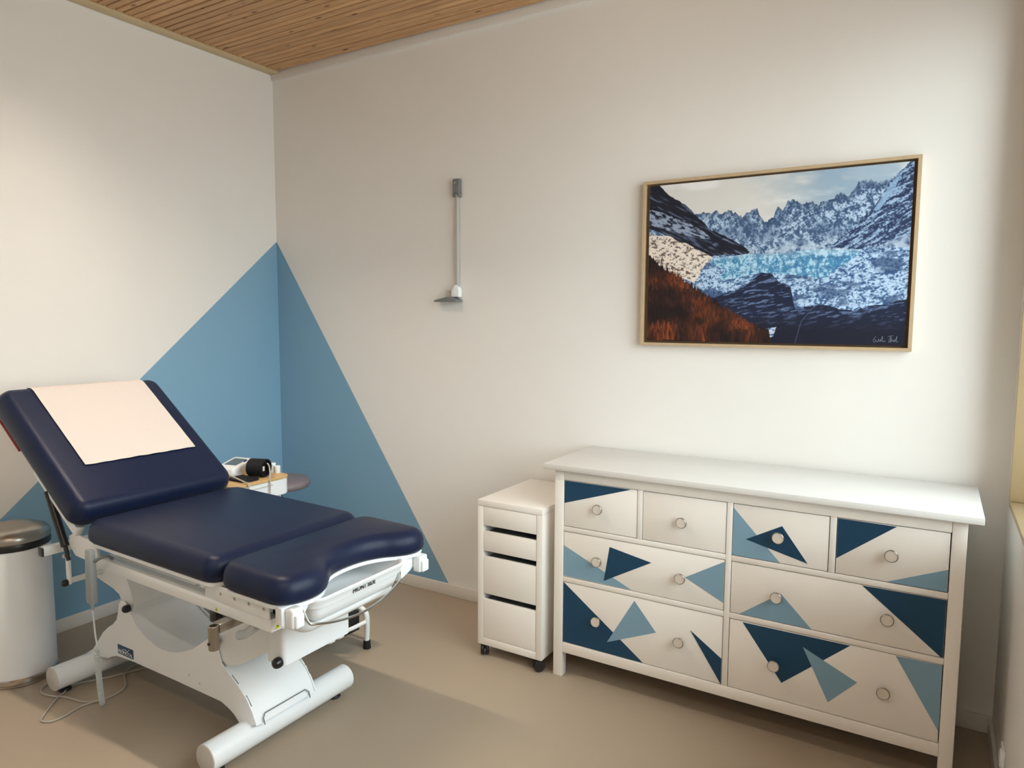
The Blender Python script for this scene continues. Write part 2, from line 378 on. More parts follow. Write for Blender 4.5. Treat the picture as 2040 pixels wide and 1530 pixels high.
# linear ceiling lamps
def linear_lamp(x0, x1, y, label, diffuser_mat, depth=0.070):
    zt = ROOM_H-0.002
    lamp = thing('ceiling_lamp', label, 'lamp', ((x0+x1)/2, y, zt), 'louvred linear ceiling lamps')
    put('housing_top', bx(x0, x1, y-0.05, y+0.05, zt-0.012, zt, 0.002), M_LAMPW, lamp)
    for ya, yb in ((y-0.05, y-0.046), (y+0.046, y+0.05)):
        put('side_wall', bx(x0, x1, ya, yb, zt-depth, zt-0.0125), M_LAMPW, lamp, smooth=False)
    for xa, xb in ((x0, x0+0.004), (x1-0.004, x1)):
        put('end_wall', bx(xa, xb, y-0.0455, y+0.0455, zt-depth, zt-0.0125), M_LAMPW, lamp, smooth=False)
    put('diffuser', bx(x0+0.006, x1-0.006, y-0.026, y+0.026, zt-0.020, zt-0.0125), diffuser_mat, lamp, smooth=False)
    n = int((x1-x0)/0.075)
    for k in range(1, n):
        xb = x0+(x1-x0)*k/n
        put('louvre_blade', bx(xb-0.001, xb+0.001, y-0.0455, y+0.0455, zt-depth, zt-0.024), M_LAMPW, lamp, smooth=False)
linear_lamp(0.58, 1.78, -1.70, 'long narrow louvred ceiling lamp above the examination table', M_LAMP)
linear_lamp(2.55, 3.85, -3.55, 'added louvred fill lamp, unseen on the ceiling behind the viewer', M_FILL, 0.042)  # unseen lamp added to brighten the dresser front

# ================================================================== DRESSER
DX0, DX1, DFY = 2.313, 3.827, -0.490
DTX0, DTX1, DTY0, DTY1 = 2.269, 3.869, -0.519, -0.019
dr = thing('dresser', 'wide white eight-drawer dresser with blue painted triangles on its fronts', 'dresser', ((DX0+DX1)/2, -0.26, 0))
put('top', bx(DTX0, DTX1, DTY0, DTY1, 0.936, 0.960, 0.0022), M_DRESSTOP, dr)
LG = 0.043
for x0, x1 in ((DX0, DX0+LG), (DX1-LG, DX1)):
    put('leg', bx(x0, x1, DFY, DFY+0.045, 0.0005, 0.9355, 0.003), M_DRESS, dr)
    put('leg', bx(x0, x1, -0.075, -0.030, 0.0005, 0.9355, 0.003), M_DRESS, dr)
    put('side_panel', bx(x0+0.008, x1-0.014, DFY+0.0455, -0.0755, 0.115, 0.9355, 0.001), M_DRESS, dr)
put('back_panel', bx(DX0+LG+0.001, DX1-LG-0.001, -0.045, -0.036, 0.115, 0.9355), M_DRESS, dr)
FX0, FX1 = DX0+LG+0.0005, DX1-LG-0.0005
put('rail', bx(FX0, FX1, DFY+0.002, DFY+0.024, 0.891, 0.9355, 0.0015), M_DRESS, dr)
put('rail', bx(FX0, FX1, DFY+0.002, DFY+0.024, 0.114, 0.1595, 0.0015), M_DRESS, dr)
CX = (3.0555, 3.0765)
put('divider', bx(*CX, DFY+0.002, DFY+0.024, 0.160, 0.8905, 0.001), M_DRESS, dr)
for z0, z1 in ((0.6650, 0.6855), (0.4385, 0.4590)):
    put('rail', bx(FX0, CX[0]-0.0005, DFY+0.002, DFY+0.024, z0, z1, 0.001), M_DRESS, dr)
    put('rail', bx(CX[1]+0.0005, FX1, DFY+0.002, DFY+0.024, z0, z1, 0.001), M_DRESS, dr)
for x0, x1 in ((2.6945, 2.7150), (3.4175, 3.4385)):
    put('divider', bx(x0, x1, DFY+0.002, DFY+0.024, 0.6865, 0.8905, 0.001), M_DRESS, dr)
put('bottom_board', bx(FX0, FX1, DFY+0.026, -0.047, 0.118, 0.130), M_DRESS, dr)
bm = lathe(NB(), (0, 0, 0), (0, -1, 0), [(0.010, 0.0), (0.008, 0.004), (0.008, 0.012), (0.018, 0.018), (0.0215, 0.023), (0.0215, 0.027), (0.0195, 0.029), (0.0188, 0.0275)], 28)
bmesh.ops.recalc_face_normals(bm, faces=bm.faces); kme = bpy.data.meshes.new('knob'); bm.to_mesh(kme); bm.free(); kme.materials.append(M_KNOB); kme.materials.append(M_KNOBF)
kme.shade_smooth(); kme.set_sharp_from_angle(angle=math.radians(32))
for f in kme.polygons:
    if len(f.vertices) > 8 and f.center.y < -0.02: f.material_index = 1
Rz = {1: (0.6880, 0.8885), 2: (0.4615, 0.6625), 3: (0.1620, 0.4360)}
drawers = {
 'a': (2.3585, 2.6925, 1, [2.525]), 'b': (2.7170, 3.0535, 1, [2.885]), 'c': (3.0785, 3.4155, 1, [3.247]), 'd': (3.4405, 3.7815, 1, [3.614]),
 'e': (2.3585, 3.0535, 2, [2.525, 2.885]), 'f': (3.0785, 3.7815, 2, [3.249, 3.612]),
 'g': (2.3585, 3.0535, 3, [2.525, 2.886]), 'h': (3.0785, 3.7815, 3, [3.249, 3.612])}
TRI = {'a': [('D', [(2.354, .893), (2.664, .892), (2.355, .789)])],
 'e': [('L', [(2.358, .600), (2.356, .465), (2.675, .464)]), ('D', [(2.574, .630), (2.758, .596), (2.550, .478)]), ('L', [(3.054, .656), (2.900, .564), (3.055, .493)])],
 'g': [('D', [(2.358, .437), (2.358, .164), (2.732, .162)]), ('L', [(2.689, .421), (2.785, .307), (2.569, .212)]), ('D', [(2.927, .351), (3.057, .266), (3.059, .158), (3.053, .158)])],
 'c': [('L', [(3.078, .873), (3.078, .685), (3.253, .687)]), ('D', [(3.256, .829), (3.128, .758), (3.348, .704)])],
 'd': [('D', [(3.438, .888), (3.625, .886), (3.440, .742)]), ('L', [(3.780, .765), (3.782, .684), (3.604, .686)])],
 'f': [('L', [(3.261, .573), (3.115, .462), (3.371, .458)]), ('D', [(3.529, .660), (3.783, .663), (3.781, .459), (3.774, .460)])],
 'h': [('D', [(3.127, .432), (3.501, .433), (3.276, .231)]), ('L', [(3.345, .389), (3.529, .304), (3.437, .203)]), ('L', [(3.643, .433), (3.781, .435), (3.782, .204)])]}
DLAB = {'a': 'small drawer with a dark teal corner along its top', 'b': 'small plain white drawer', 'c': 'small drawer with dark triangle behind its knob', 'd': 'small drawer with dark top corner and light bottom corner',
        'e': 'wide drawer with dark triangle over a light one', 'f': 'wide drawer with big dark right corner', 'g': 'deep drawer with big dark left corner', 'h': 'deep drawer with dark triangle hanging from its top edge'}
for key, (x0, x1, row, kx) in drawers.items():
    z0, z1 = Rz[row]; fy = DFY+0.004; x0 += .0007; x1 -= .0007; z0 += .0007; z1 -= .0007
    d = put('drawer', bx(x0, x1, fy, fy+0.020, z0, z1, 0.0012), M_DRESS, dr); d['label'] = DLAB[key]
    ORG[d.name] = ORG[dr.name]
    bmx = bx(x0+0.01, x1-0.01, fy+0.021, -0.06, z0+0.01, z1-0.02)
    put('drawer_box', bmx, M_DRESS, d, smooth=False)
    for j, (c, poly) in enumerate(TRI.get(key, [])):
        q = [(min(max(a, x0+0.0006), x1-0.0006), min(max(b, z0+0.0006), z1-0.0006)) for a, b in poly]
        tr_ = put('painted_triangle', prism(NB(), q, 'y', fy-0.0004-0.0005*j, fy+0.0002), M_NAVYP if c == 'D' else M_LBLUE, d, smooth=False)
        tr_['label'] = 'dark teal painted triangle' if c == 'D' else 'grey blue painted triangle'
    for x in kx:
        k = bpy.data.objects.new('knob', kme); COL.objects.link(k); k.parent = d
        k.location = Vector((x, fy-0.0012, (z0+z1)/2))-ORG[dr.name]

# ================================================================== DRAWER UNIT ON CASTORS
UX0, UX1, UY0, UY1 = 1.922, 2.265, -0.512, -0.016
un = thing('drawer_unit', 'narrow white four-drawer unit on black castors beside the dresser', 'cabinet', ((UX0+UX1)/2, -0.26, 0))
put('top', bx(UX0, UX1, UY0, UY1, 0.722, 0.750, 0.0015), M_MICKE, un)
put('side_panel', bx(UX0, UX0+0.030, UY0+0.001, UY1, 0.056, 0.7215, 0.001), M_MICKE, un)
put('side_panel', bx(UX1-0.030, UX1, UY0+0.001, UY1, 0.056, 0.7215, 0.001), M_MICKE, un)
put('back_panel', bx(UX0+0.0305, UX1-0.0305, UY1-0.008, UY1-0.001, 0.056, 0.7215), M_MICKE, un)
put('bottom_panel', bx(UX0+0.0305, UX1-0.0305, UY0+0.001, UY1-0.009, 0.056, 0.0905, 0.001), M_MICKE, un)
for z0, z1 in ((0.632, 0.7205), (0.511, 0.604), (0.307, 0.484), (0.0925, 0.279)):
    d = put('drawer', bx(UX0+0.032, UX1-0.032, UY0+0.002, UY0+0.018, z0, z1, 0.001), M_MICKE, un)
    put('drawer_box', bx(UX0+0.040, UX1-0.040, UY0+0.019, UY1-0.02, z0+0.004, z1-0.008), M_DGREYP, d, smooth=False)
wb = NB(); lathe(wb, (-0.011, 0, 0), (1, 0, 0), [(0.012, -0.0085), (0.024, -0.0085), (0.0265, -0.005), (0.0265, 0.005), (0.024, 0.0085), (0.012, 0.0085)], 20)
lathe(wb, (0.011, 0, 0), (1, 0, 0), [(0.012, -0.0085), (0.024, -0.0085), (0.0265, -0.005), (0.0265, 0.005), (0.024, 0.0085), (0.012, 0.0085)], 20)
for i, (x, y, a) in enumerate(((UX0+0.026, UY0+0.022, 35), (UX1-0.022, UY0+0.016, -35), (UX0+0.035, UY1-0.05, 10), (UX1-0.035, UY1-0.05, 60))):
    b2 = wb.copy(); b2.transform(Matrix.Translation((x, y, 0.0275)) @ Matrix.Rotation(math.radians(a), 4, 'Z'))
    c = put('castor', b2, M_BLACKG, un)
    hb = NB(); cyl(hb, (x, y, 0.030), (x, y, 0.0555), 0.012, 0.014, 16)
    put('castor_stem', hb, M_BLACK, c)
wb.free()

# ================================================================== FRAMED PICTURE
PX0, PX1, PZ0, PZ1, PF = 2.516, 3.625, 1.465, 2.212, -0.036
pic = thing('framed_picture', 'framed print of a snowy mountain glacier hanging above the dresser', 'picture', ((PX0+PX1)/2, -0.002, PZ0))
FWD = 0.013
for poly in ([(PX0, PZ0), (PX1, PZ0), (PX1-FWD, PZ0+FWD), (PX0+FWD, PZ0+FWD)], [(PX0, PZ1), (PX1, PZ1), (PX1-FWD, PZ1-FWD), (PX0+FWD, PZ1-FWD)],
             [(PX0, PZ0), (PX0, PZ1), (PX0+FWD, PZ1-FWD), (PX0+FWD, PZ0+FWD)], [(PX1, PZ0), (PX1, PZ1), (PX1-FWD, PZ1-FWD), (PX1-FWD, PZ0+FWD)]):
    put('frame_side', prism(NB(), poly, 'y', PF, -0.002), M_FRAME, pic, smooth=False)
put('backing', bx(PX0+FWD+0.0005, PX1-FWD-0.0005, -0.010, -0.004, PZ0+FWD+0.0005, PZ1-FWD-0.0005), M_FRAMEIN, pic, smooth=False)
QX0, QX1, QZ0, QZ1, QY = 2.548, 3.600, 1.487, 2.190, -0.029
put('canvas', bx(QX0, QX1, QY+0.0012, -0.0105, QZ0, QZ1), M_FRAMEIN, pic, smooth=False)
# --- the print, painted procedurally on a fine grid
LAT = {}
def vnoise(x, y, seed):
    if seed not in LAT: LAT[seed] = np.random.RandomState(seed).rand(512, 512)
    g = LAT[seed]
    xi = np.floor(x).astype(int); yi = np.floor(y).astype(int); fx = x-xi; fy_ = y-yi
    fx = fx*fx*(3-2*fx); fy_ = fy_*fy_*(3-2*fy_)
    a = g[yi % 512, xi % 512]; b = g[yi % 512, (xi+1) % 512]; c = g[(yi+1) % 512, xi % 512]; d = g[(yi+1) % 512, (xi+1) % 512]
    return (a*(1-fx)+b*fx)*(1-fy_)+(c*(1-fx)+d*fx)*fy_
def fbm(x, y, seed, o=4):
    s = 0; amp = 0.5; tot = 0
    for k in range(o):
        s = s+amp*vnoise(x*2**k, y*2**k, seed+k); tot += amp; amp *= 0.55
    return s/tot
def inside(u, v, poly):
    r = np.zeros(u.shape, bool); n = len(poly)
    for i in range(n):
        x1, y1 = poly[i]; x2, y2 = poly[(i+1) % n]
        if y1 == y2: continue
        c = ((y1 > v) != (y2 > v)) & (u < (x2-x1)*(v-y1)/(y2-y1)+x1)
        r ^= c
    return r
NU, NV = 600, 400
u, v = np.meshgrid(np.linspace(0, 1, NU), np.linspace(0, 1, NV))
AS = 1.5
def mixc(a, b, f): return a*(1-f[..., None])+np.array(b, float)*f[..., None]
def ss(x, a, b):
    t_ = np.clip((x-a)/(b-a), 0, 1); return t_*t_*(3-2*t_)
img = np.zeros((NV, NU, 3))+np.array([222, 220, 216.])
cl = fbm(u*5+v*2, v*9, 11)
img = mixc(img, (150, 176, 198), ss(u+0.5*(v-0.85), 0.40, 0.8)*ss(cl, 0.30, 0.62)*0.95)
img = mixc(img, (240, 240, 240), ss(fbm(u*4, v*8, 19), 0.52, 0.75)*0.8)
# far range
ridge = [(0, .80), (.208, .799), (.233, .814), (.282, .804), (.307, .797), (.342, .811), (.378, .789), (.397, .761), (.419, .789), (.453, .808), (.472, .753), (.484, .721), (.517, .748), (.532, .807), (.555, .796), (.57, .85), (.598, .838), (.62, .818), (.662, .818), (.674, .799), (.694, .822), (.725, .827), (.76, .872), (.781, .84), (.80, .858), (.819, .913), (.858, .916), (.916, .907), (.953, .942), (.98, .985), (1.0, 1.02)]
rx = np.array([a for a, b in ridge]); ry = np.array([b for a, b in ridge])
rid = np.interp(u, rx, ry)+0.016*(vnoise(u*95, 0*u, 5)-0.5)+0.012*(vnoise(u*210, 0*u, 6)-0.5)
far = v < rid
streak = fbm(u*85+v*14, v*40-u*10, 23, 4); fine = fbm(u*190, v*140, 31, 3)
snow = ss(streak*0.55+fine*0.45, 0.40, 0.62)
mount = mixc(np.zeros_like(img)+np.array([62, 88, 124.]), (188, 210, 234), snow*(0.55+0.45*ss(fbm(u*14+v*6, v*9, 29), 0.35, 0.6)))
mount = mixc(mount, (46, 66, 98), ss(rid-v, 0.06, 0.0)*0.45)
low = ss(v, 0.66, 0.54)*ss(fbm(u*26, v*30, 41), 0.36, 0.6)
mount = mixc(mount, (206, 220, 236), low*0.75)
img[far] = mount[far]
# cloud hanging on the right summit
img = mixc(img, (168, 188, 206), ss(fbm(u*9, v*14, 47), 0.35, 0.6)*ss(v, 0.885, 0.93)*ss(u, 0.76, 0.83)*ss(u, 0.99, 0.92)*0.8)
# right slope: dark rock with slanting snow streaks
right = inside(u, v, [(1.0, 1.02), (.926, .906), (.873, .76), (.796, .662), (.733, .558), (.80, .545), (.87, .532), (.936, .584), (1.01, .619)])
di = fbm((u*0.75+v*0.66)*22, (v*0.75-u*0.66)*120, 53, 4)
rs_ = mixc(np.zeros_like(img)+np.array([40, 56, 90.]), (160, 188, 220), ss(di*0.6+fine*0.4, 0.43, 0.64))
img[right] = rs_[right]
st = inside(u, v, [(.958, .933), (.927, .89), (.873, .752), (.893, .75), (.942, .864)])
img[st] = (mixc(img, (150, 184, 218), np.full(u.shape, .8)))[st]
# snow field below the glacier
field = v < 0.54
dz = fbm(u*70, v*95-u*18, 61, 4)
fld = mixc(np.zeros_like(img)+np.array([58, 92, 138.]), (190, 216, 242), ss(dz*0.5+fine*0.5, 0.36, 0.58))
fld = mixc(fld, (48, 72, 112), ss(fbm(u*11+v*6, v*15-u*5, 67), 0.50, 0.66)*0.7)
img[field & far] = fld[field & far]
# glacier
wob = 0.02*(fbm(u*20, v*20, 71)-0.5)
gl_ = inside(u+wob, v+wob, [(.276, .518), (.337, .532), (.408, .541), (.489, .536), (.60, .542), (.707, .548), (.83, .535), (.841, .518), (.762, .439), (.712, .382), (.548, .414), (.48, .426), (.375, .395), (.303, .379), (.326, .442), (.277, .49)])
cr_ = fbm(u*110, v*42, 83, 3)
gcol = mixc(np.zeros_like(img)+np.array([70, 134, 178.]), (182, 218, 238), ss(cr_*0.6+fine*0.4, 0.38, 0.62))
gcol = mixc(gcol, (214, 232, 242), ss(v, 0.50, 0.54)*0.5)
gcol = mixc(gcol, (60, 110, 156), ss(fbm(u*30, v*70, 73), 0.55, 0.72)*0.6)
img[gl_] = gcol[gl_]
# left mountain, dark, with a band of thin snow
left = inside(u, v+0.010*(vnoise(u*70, 0*u, 91)-0.5), [(-.01, 1.02), (.044, .995), (.091, .928), (.137, .89), (.183, .829), (.221, .77), (.266, .701), (.334, .65), (.382, .61), (.431, .553), (.419, .536), (.324, .538), (.276, .532), (.20, .587), (.122, .649), (-.01, .736)])
ld = fbm(u*40+v*30, v*70+u*50, 97, 4)
lcol = mixc(np.zeros_like(img)+np.array([24, 27, 42.]), (96, 112, 142), ss(ld, 0.52, 0.72)*0.8)
img[left] = lcol[left]
ls = inside(u, v+0.02*(fbm(u*30, v*30, 99)-.5), [(-.01, .859), (.087, .812), (.184, .746), (.248, .685), (.274, .637), (.198, .661), (.121, .696), (-.01, .754)])
lsc = mixc(img, (150, 164, 190), ss(fbm(u*60, v*90+u*60, 101), 0.36, 0.58))
img[ls] = lsc[ls]
lw = inside(u, v, [(.27, .60), (.334, .65), (.382, .61), (.431, .553), (.419, .536), (.324, .538), (.276, .532), (.22, .56)])
img[lw] = (mixc(img, (132, 150, 184), ss(ld, 0.44, 0.62)*0.7))[lw]
# warm sunlit snow on the left
sun = inside(u, v+0.02*(fbm(u*24, v*24, 103)-.5), [(-.01, .697), (.089, .67), (.20, .597), (.282, .527), (.24, .465), (.21, .373), (.146, .403), (.08, .453), (-.01, .563)])
sc = mixc(np.zeros_like(img)+np.array([92, 78, 74.]), (238, 226, 214), ss(fbm(u*80+v*30, v*90, 107)*.6+fine*.4, 0.33, 0.52))
img[sun] = sc[sun]
# dark rock and valley floor
rockp = inside(u, v+0.03*(fbm(u*18, v*18, 109)-.5), [(.224, .307), (.293, .278), (.412, .339), (.48, .426), (.52, .416), (.549, .37), (.594, .334), (.608, .246), (.614, .211), (.716, .228), (.82, .193), (1.0, .258), (1.01, -.01), (.50, -.01), (.442, .059), (.294, .223)])
rk = mixc(np.zeros_like(img)+np.array([27, 36, 62.]), (104, 126, 166), ss(fbm(u*38, v*120-u*30, 113), 0.52, 0.72)*ss(v, 0.02, 0.2)*0.9)
rk = mixc(rk, (22, 24, 40), ss(v, 0.2, 0.06)*0.75)
img[rockp] = rk[rockp]
lk = inside(u, v, [(.436, .058), (.48, .085), (.545, .096), (.535, .043), (.501, .015)])
img[lk] = (mixc(np.zeros_like(img)+np.array([70, 96, 140.]), (206, 218, 236), ss(fbm(u*60, v*120, 117), .35, .6)))[lk]
d_st = np.abs(u-np.interp(v, [.01, .133, .22], [.619, .638, .684])); stm = (d_st < .002) & (v < .23)
img[stm] = img[stm]*0.6+np.array([120, 132, 160.])*0.4
# larch forest in the lower left: rows of small pointed trees
fo = [(0, .563), (.06, .473), (.14, .404), (.218, .317), (.294, .223), (.369, .14), (.442, .059), (.519, .002)]
fx_ = [a for a, b in fo]; fy_ = [b for a, b in fo]
ftop = np.interp(u, fx_, fy_, right=-1)
base = v < ftop
img[base] = (mixc(np.zeros_like(img)+np.array([30, 20, 26.]), (60, 34, 30), fine))[base]
rs2 = np.random.RandomState(5); trees = []
for _ in range(2600):
    a = rs2.rand()*0.53; tpv = np.interp(a, fx_, fy_); b = rs2.rand()*tpv
    trees.append((b, a, tpv))
trees.sort(reverse=True)
for b, a, tpv in trees:
    if tpv < 0.004: continue
    hgt = (0.022+0.045*(1-b/0.56))*(0.6+0.7*rs2.rand()); wd = hgt*0.15
    i0, i1 = max(0, int((b-0.01)*NV)), min(NV, int((b+hgt)*NV)+1); j0, j1 = max(0, int((a-wd)*NU)), min(NU, int((a+wd)*NU)+2)
    if i1 <= i0 or j1 <= j0: continue
    U, V = u[i0:i1, j0:j1], v[i0:i1, j0:j1]
    m_ = (np.abs(U-a) < wd*(1-(V-b)/hgt)*(0.75+0.35*((V*NV).astype(int) % 3)/2)) & (V >= b)
    lit = ss((a-0.55*b), -0.25, 0.45)
    patch = float(fbm(np.array([[a*9+b*5]]), np.array([[b*11-a*4]]), 131, 3)[0, 0])
    k = min(1.15, max(0.08, (patch-0.38)*2.8))*(0.45+0.75*rs2.rand())
    c = np.array([130, 63, 33.])*k+np.array([22, 15, 20.])*(1-min(k, 1))
    blk = img[i0:i1, j0:j1]; sh = np.clip((U-a)/wd*0.35+0.9, 0.5, 1.25)[..., None]
    blk[m_] = (c*sh)[m_]
img = np.clip(img, 0, 255)/255.0
img = np.where(img <= .04045, img/12.92, ((img+.055)/1.055)**2.4)*0.95
co_ = np.stack([QX0+u*(QX1-QX0), np.full(u.shape, QY), QZ0+v*(QZ1-QZ0)], -1).reshape(-1, 3)
ii = np.arange(NV*NU).reshape(NV, NU); fc = np.stack([ii[:-1, :-1], ii[:-1, 1:], ii[1:, 1:], ii[1:, :-1]], -1).reshape(-1, 4)
pme = bpy.data.meshes.new('print'); pme.vertices.add(len(co_)); pme.vertices.foreach_set('co', co_.astype(np.float32).ravel())
pme.loops.add(fc.size); pme.loops.foreach_set('vertex_index', fc.astype(np.int32).ravel())
pme.polygons.add(len(fc)); pme.polygons.foreach_set('loop_start', np.arange(0, fc.size, 4, dtype=np.int32)); pme.update(calc_edges=True)
ca = pme.color_attributes.new('print', 'FLOAT_COLOR', 'POINT')
ca.data.foreach_set('color', np.concatenate([img.reshape(-1, 3), np.ones((NV*NU, 1))], 1).astype(np.float32).ravel())
o = link('printed_view', pme, M_PRINT, pic, smooth=False); o['label'] = 'printed view of a blue glacier between snowy peaks and larches'
bm = NB()   # handwritten signature, thin pale strokes
def sig(pts): tube(bm, smooth_path([(QX0+a*(QX1-QX0), QY-0.0004, QZ0+b*(QZ1-QZ0)) for a, b in pts], 4), 0.00045, 5)
sig([(.904, .050), (.896, .030), (.898, .018), (.906, .022), (.900, .034), (.911, .020), (.914, .036), (.916, .020), (.921, .034), (.922, .020), (.926, .052), (.928, .020), (.933, .026), (.937, .020)])
sig([(.944, .050), (.962, .056)]); sig([(.953, .053), (.948, .020), (.953, .022), (.956, .050), (.955, .020), (.960, .034), (.963, .020), (.966, .034), (.968, .020), (.974, .052), (.972, .022), (.979, .024)])
put('signature', bm, mat('pale_signature_ink', (150, 162, 182), 0.5), pic)

# ================================================================== HEIGHT GAUGE ON THE BACK WALL
hg = thing('height_gauge', 'slim grey wall-mounted height gauge with sliding headpiece on the back wall', 'height gauge', (1.452, -0.002, 1.68))
bm = bx(1.431, 1.474, -0.030, -0.002, 2.255, 2.332, 0.004); box(bm, 1.431, 1.438, -0.030, -0.002, 2.236, 2.262, 0.002); box(bm, 1.466, 1.474, -0.030, -0.002, 2.236, 2.262, 0.002)
hgb = put('wall_bracket', bm, M_DGREYP, hg)
put('screw', lathe(NB(), (1.449, -0.030, 2.312), (0, -1, 0), [(0.0045, 0), (0.0045, 0.0012), (0.003, 0.002)], 12), M_CHROME, hgb)
put('rod', bx(1.441, 1.459, -0.022, -0.006, 1.752, 2.2545, 0.003), mat('pale_grey_rod', (186, 182, 176), 0.4), hg)
bm = NB(); prism(bm, [(1.424, 1.702), (1.472, 1.702), (1.474, 1.735), (1.468, 1.755), (1.452, 1.766), (1.436, 1.758), (1.426, 1.738)], 'y', -0.034, -0.003, 0.002); put('slider', bm, M_WHITEP, hg)
bm = NB(); box(bm, 1.398, 1.4235, -0.030, -0.006, 1.702, 1.742, 0.003); pk = put('catch', bm, M_KNOBF, hg)
put('catch_button', bx(1.404, 1.418, -0.033, -0.029, 1.706, 1.738, 0.001), M_STEEL, pk)
bm = NB(); prism(bm, [(1.325, 1.676), (1.330, 1.684), (1.410, 1.7015), (1.440, 1.7015), (1.478, 1.684), (1.479, 1.676)], 'y', -0.062, -0.003, 0.001); put('headpiece', bm, M_DGREYP, hg)

# ================================================================== WALL SOCKET
so = thing('wall_socket', 'white double socket low on the right wall near the dresser', 'socket', (W_, -0.48, 0.16))
put('plate', bx(W_-0.008, W_-0.0005, -0.52, -0.44, 0.125, 0.205, 0.003), M_WHITEP, so)
put('outlet', lathe(NB(), (W_-0.008, -0.48, 0.165), (-1, 0, 0), [(0.030, 0.0), (0.030, 0.003), (0.026, 0.005), (0.020, 0.003), (0.001, 0.003)], 24), M_WHITEP, so)

# ================================================================== EXAMINATION TABLE
TB = thing('examination_table', 'motorised examination table with navy blue padding and white enamel base', 'examination table', (1.15, -1.435, 0))
TILT = -0.020
def tz(x): return TILT*(x-1.5)
YN, YF = -1.780, -1.082          # near and far faces of the padding
# --- base: two floor tubes
for name, xc in (('rear', 0.615), ('front', 1.632)):
    y0, y1, rt, zc = -1.757, -1.085, 0.050, 0.072
    tb = put('floor_tube', lathe(NB(), (xc, y0+0.004, zc), (0, 1, 0), [(rt, 0), (rt, y1-y0-0.008)], 36), M_WHITEM, TB)
    for ys, s in ((y0, 1), (y1, -1)):
        put('end_cap', lathe(NB(), (xc, ys+s*0.0045, zc), (0, -s, 0), [(rt*0.99, 0), (rt*0.97, 0.003), (rt*0.88, 0.0048), (0.001, 0.0050)], 36), M_CAP, tb)
        put('rubber_foot', lathe(NB(), (xc-0.012, ys+s*0.055, 0.0008), (0, 0, 1), [(0.024, 0), (0.026, 0.004), (0.022, 0.012), (0.012, 0.016), (0.012, 0.028)], 20), M_BLACK, tb)
# --- base body: two side plates with a saddle between the lifting arms
prof_b = [(.551, .10), (.617, .135), (.66, .185), (.70, .231), (.745, .265), (.786, .288), (.815, .315), (.826, .350), (.832, .388), (.850, .405), (.878, .405), (.905, .385), (.953, .323), (.99, .300), (1.033, .282), (1.08, .269),
          (1.128, .264), (1.18, .267), (1.229, .278), (1.275, .294), (1.321, .314), (1.365, .341), (1.411, .372), (1.44, .395), (1.475, .402), (1.486, .385), (1.478, .350), (1.496, .305), (1.53, .283), (1.56, .265), (1.60, .238), (1.636, .209), (1.668, .165), (1.688, .122),
          (1.640, .112), (1.598, .096), (1.585, .112), (1.563, .129), (1.543, .140), (1.493, .157), (1.2, .159), (.932, .159), (.802, .154), (.76, .140), (.736, .123), (.68, .115)]
BY0, BY1 = -1.585, -1.300
put('base_side', prism(NB(), prof_b, 'y', BY0, BY0+0.006, 0.0012), M_WHITEM, TB)
put('base_side', prism(NB(), prof_b, 'y', BY1-0.006, BY1, 0.0012), M_WHITEM, TB)
def sheet(bm, line, y0, y1, th):
    """thin folded sheet following a line of (x, z) points, spanning y0..y1."""
    n = len(line); nor = []
    for i in range(n):
        a = line[max(i-1, 0)]; b = line[min(i+1, n-1)]; l = math.hypot(b[0]-a[0], b[1]-a[1]); nor.append((-(b[1]-a[1])/l, (b[0]-a[0])/l))
    poly = list(line)+[(line[i][0]-nor[i][0]*th, line[i][1]-nor[i][1]*th) for i in range(n-1, -1, -1)]
    return prism(bm, poly, 'y', y0, y1)
ii_ = prof_b.index((.905, .385)); jj_ = prof_b.index((1.44, .395))
put('saddle_sheet', sheet(NB(), [(a, b-0.010) for a, b in prof_b[ii_:jj_+1]], BY0+0.0065, BY1-0.0065, 0.004), M_WHITEM, TB)
put('rear_sheet', sheet(NB(), [(a+0.006, b-0.008) for a, b in prof_b[:9]], BY0+0.0065, BY1-0.0065, 0.004), M_WHITEM, TB)
fl = prof_b[prof_b.index((1.478, .350)):prof_b.index((1.688, .122))+1]
fp = put('front_sheet', sheet(NB(), [(a-0.003, b-0.004) for a, b in fl], BY0+0.0065, BY1-0.0065, 0.004), M_WHITEM, TB)
# slim dark strips painting the shade of holes along the front sheet's edges
def on_front(tt):
    k = tt*(len(fl)-1); i = min(int(k), len(fl)-2); f = k-i
    return (fl[i][0]*(1-f)+fl[i+1][0]*f, fl[i][1]*(1-f)+fl[i+1][1]*f)
for y0 in (BY0+0.0015, BY1-0.008):
    for a, b in ((0.13, 0.22), (0.38, 0.52), (0.68, 0.80)):
        pa, pb = on_front(a), on_front(b)
        put('slot_shade', prism(NB(), [(pa[0]-0.003, pa[1]-0.003), (pb[0]-0.003, pb[1]-0.003), (pb[0]+0.0015, pb[1]+0.0012), (pa[0]+0.0015, pa[1]+0.0012)], 'y', y0+0.0052, y0+0.0066), M_DGREYP, fp, smooth=False)
bm = NB(); q = [(1.6905, -1.550), (1.6905, -1.338)]
cy0, cy1 = -1.552, -1.337
path = [(1.693, cy0, .112), (1.686, cy0, .135), (1.680, cy0+0.012, .147), (1.680, cy1-0.012, .147), (1.686, cy1, .135), (1.693, cy1, .112)]
tube(bm, path, 0.0022, 6); put('notch_shade_line', bm, M_DGREYP, fp)  # dark grey tube drawn as the shadow line around the notch
for x, z in ((1.30, .205), (1.365, .190)): put('rivet', lathe(NB(), (x, BY0+0.0005, z), (0, -1, 0), [(0.006, 0), (0.005, 0.001)], 14), M_CAP, TB)
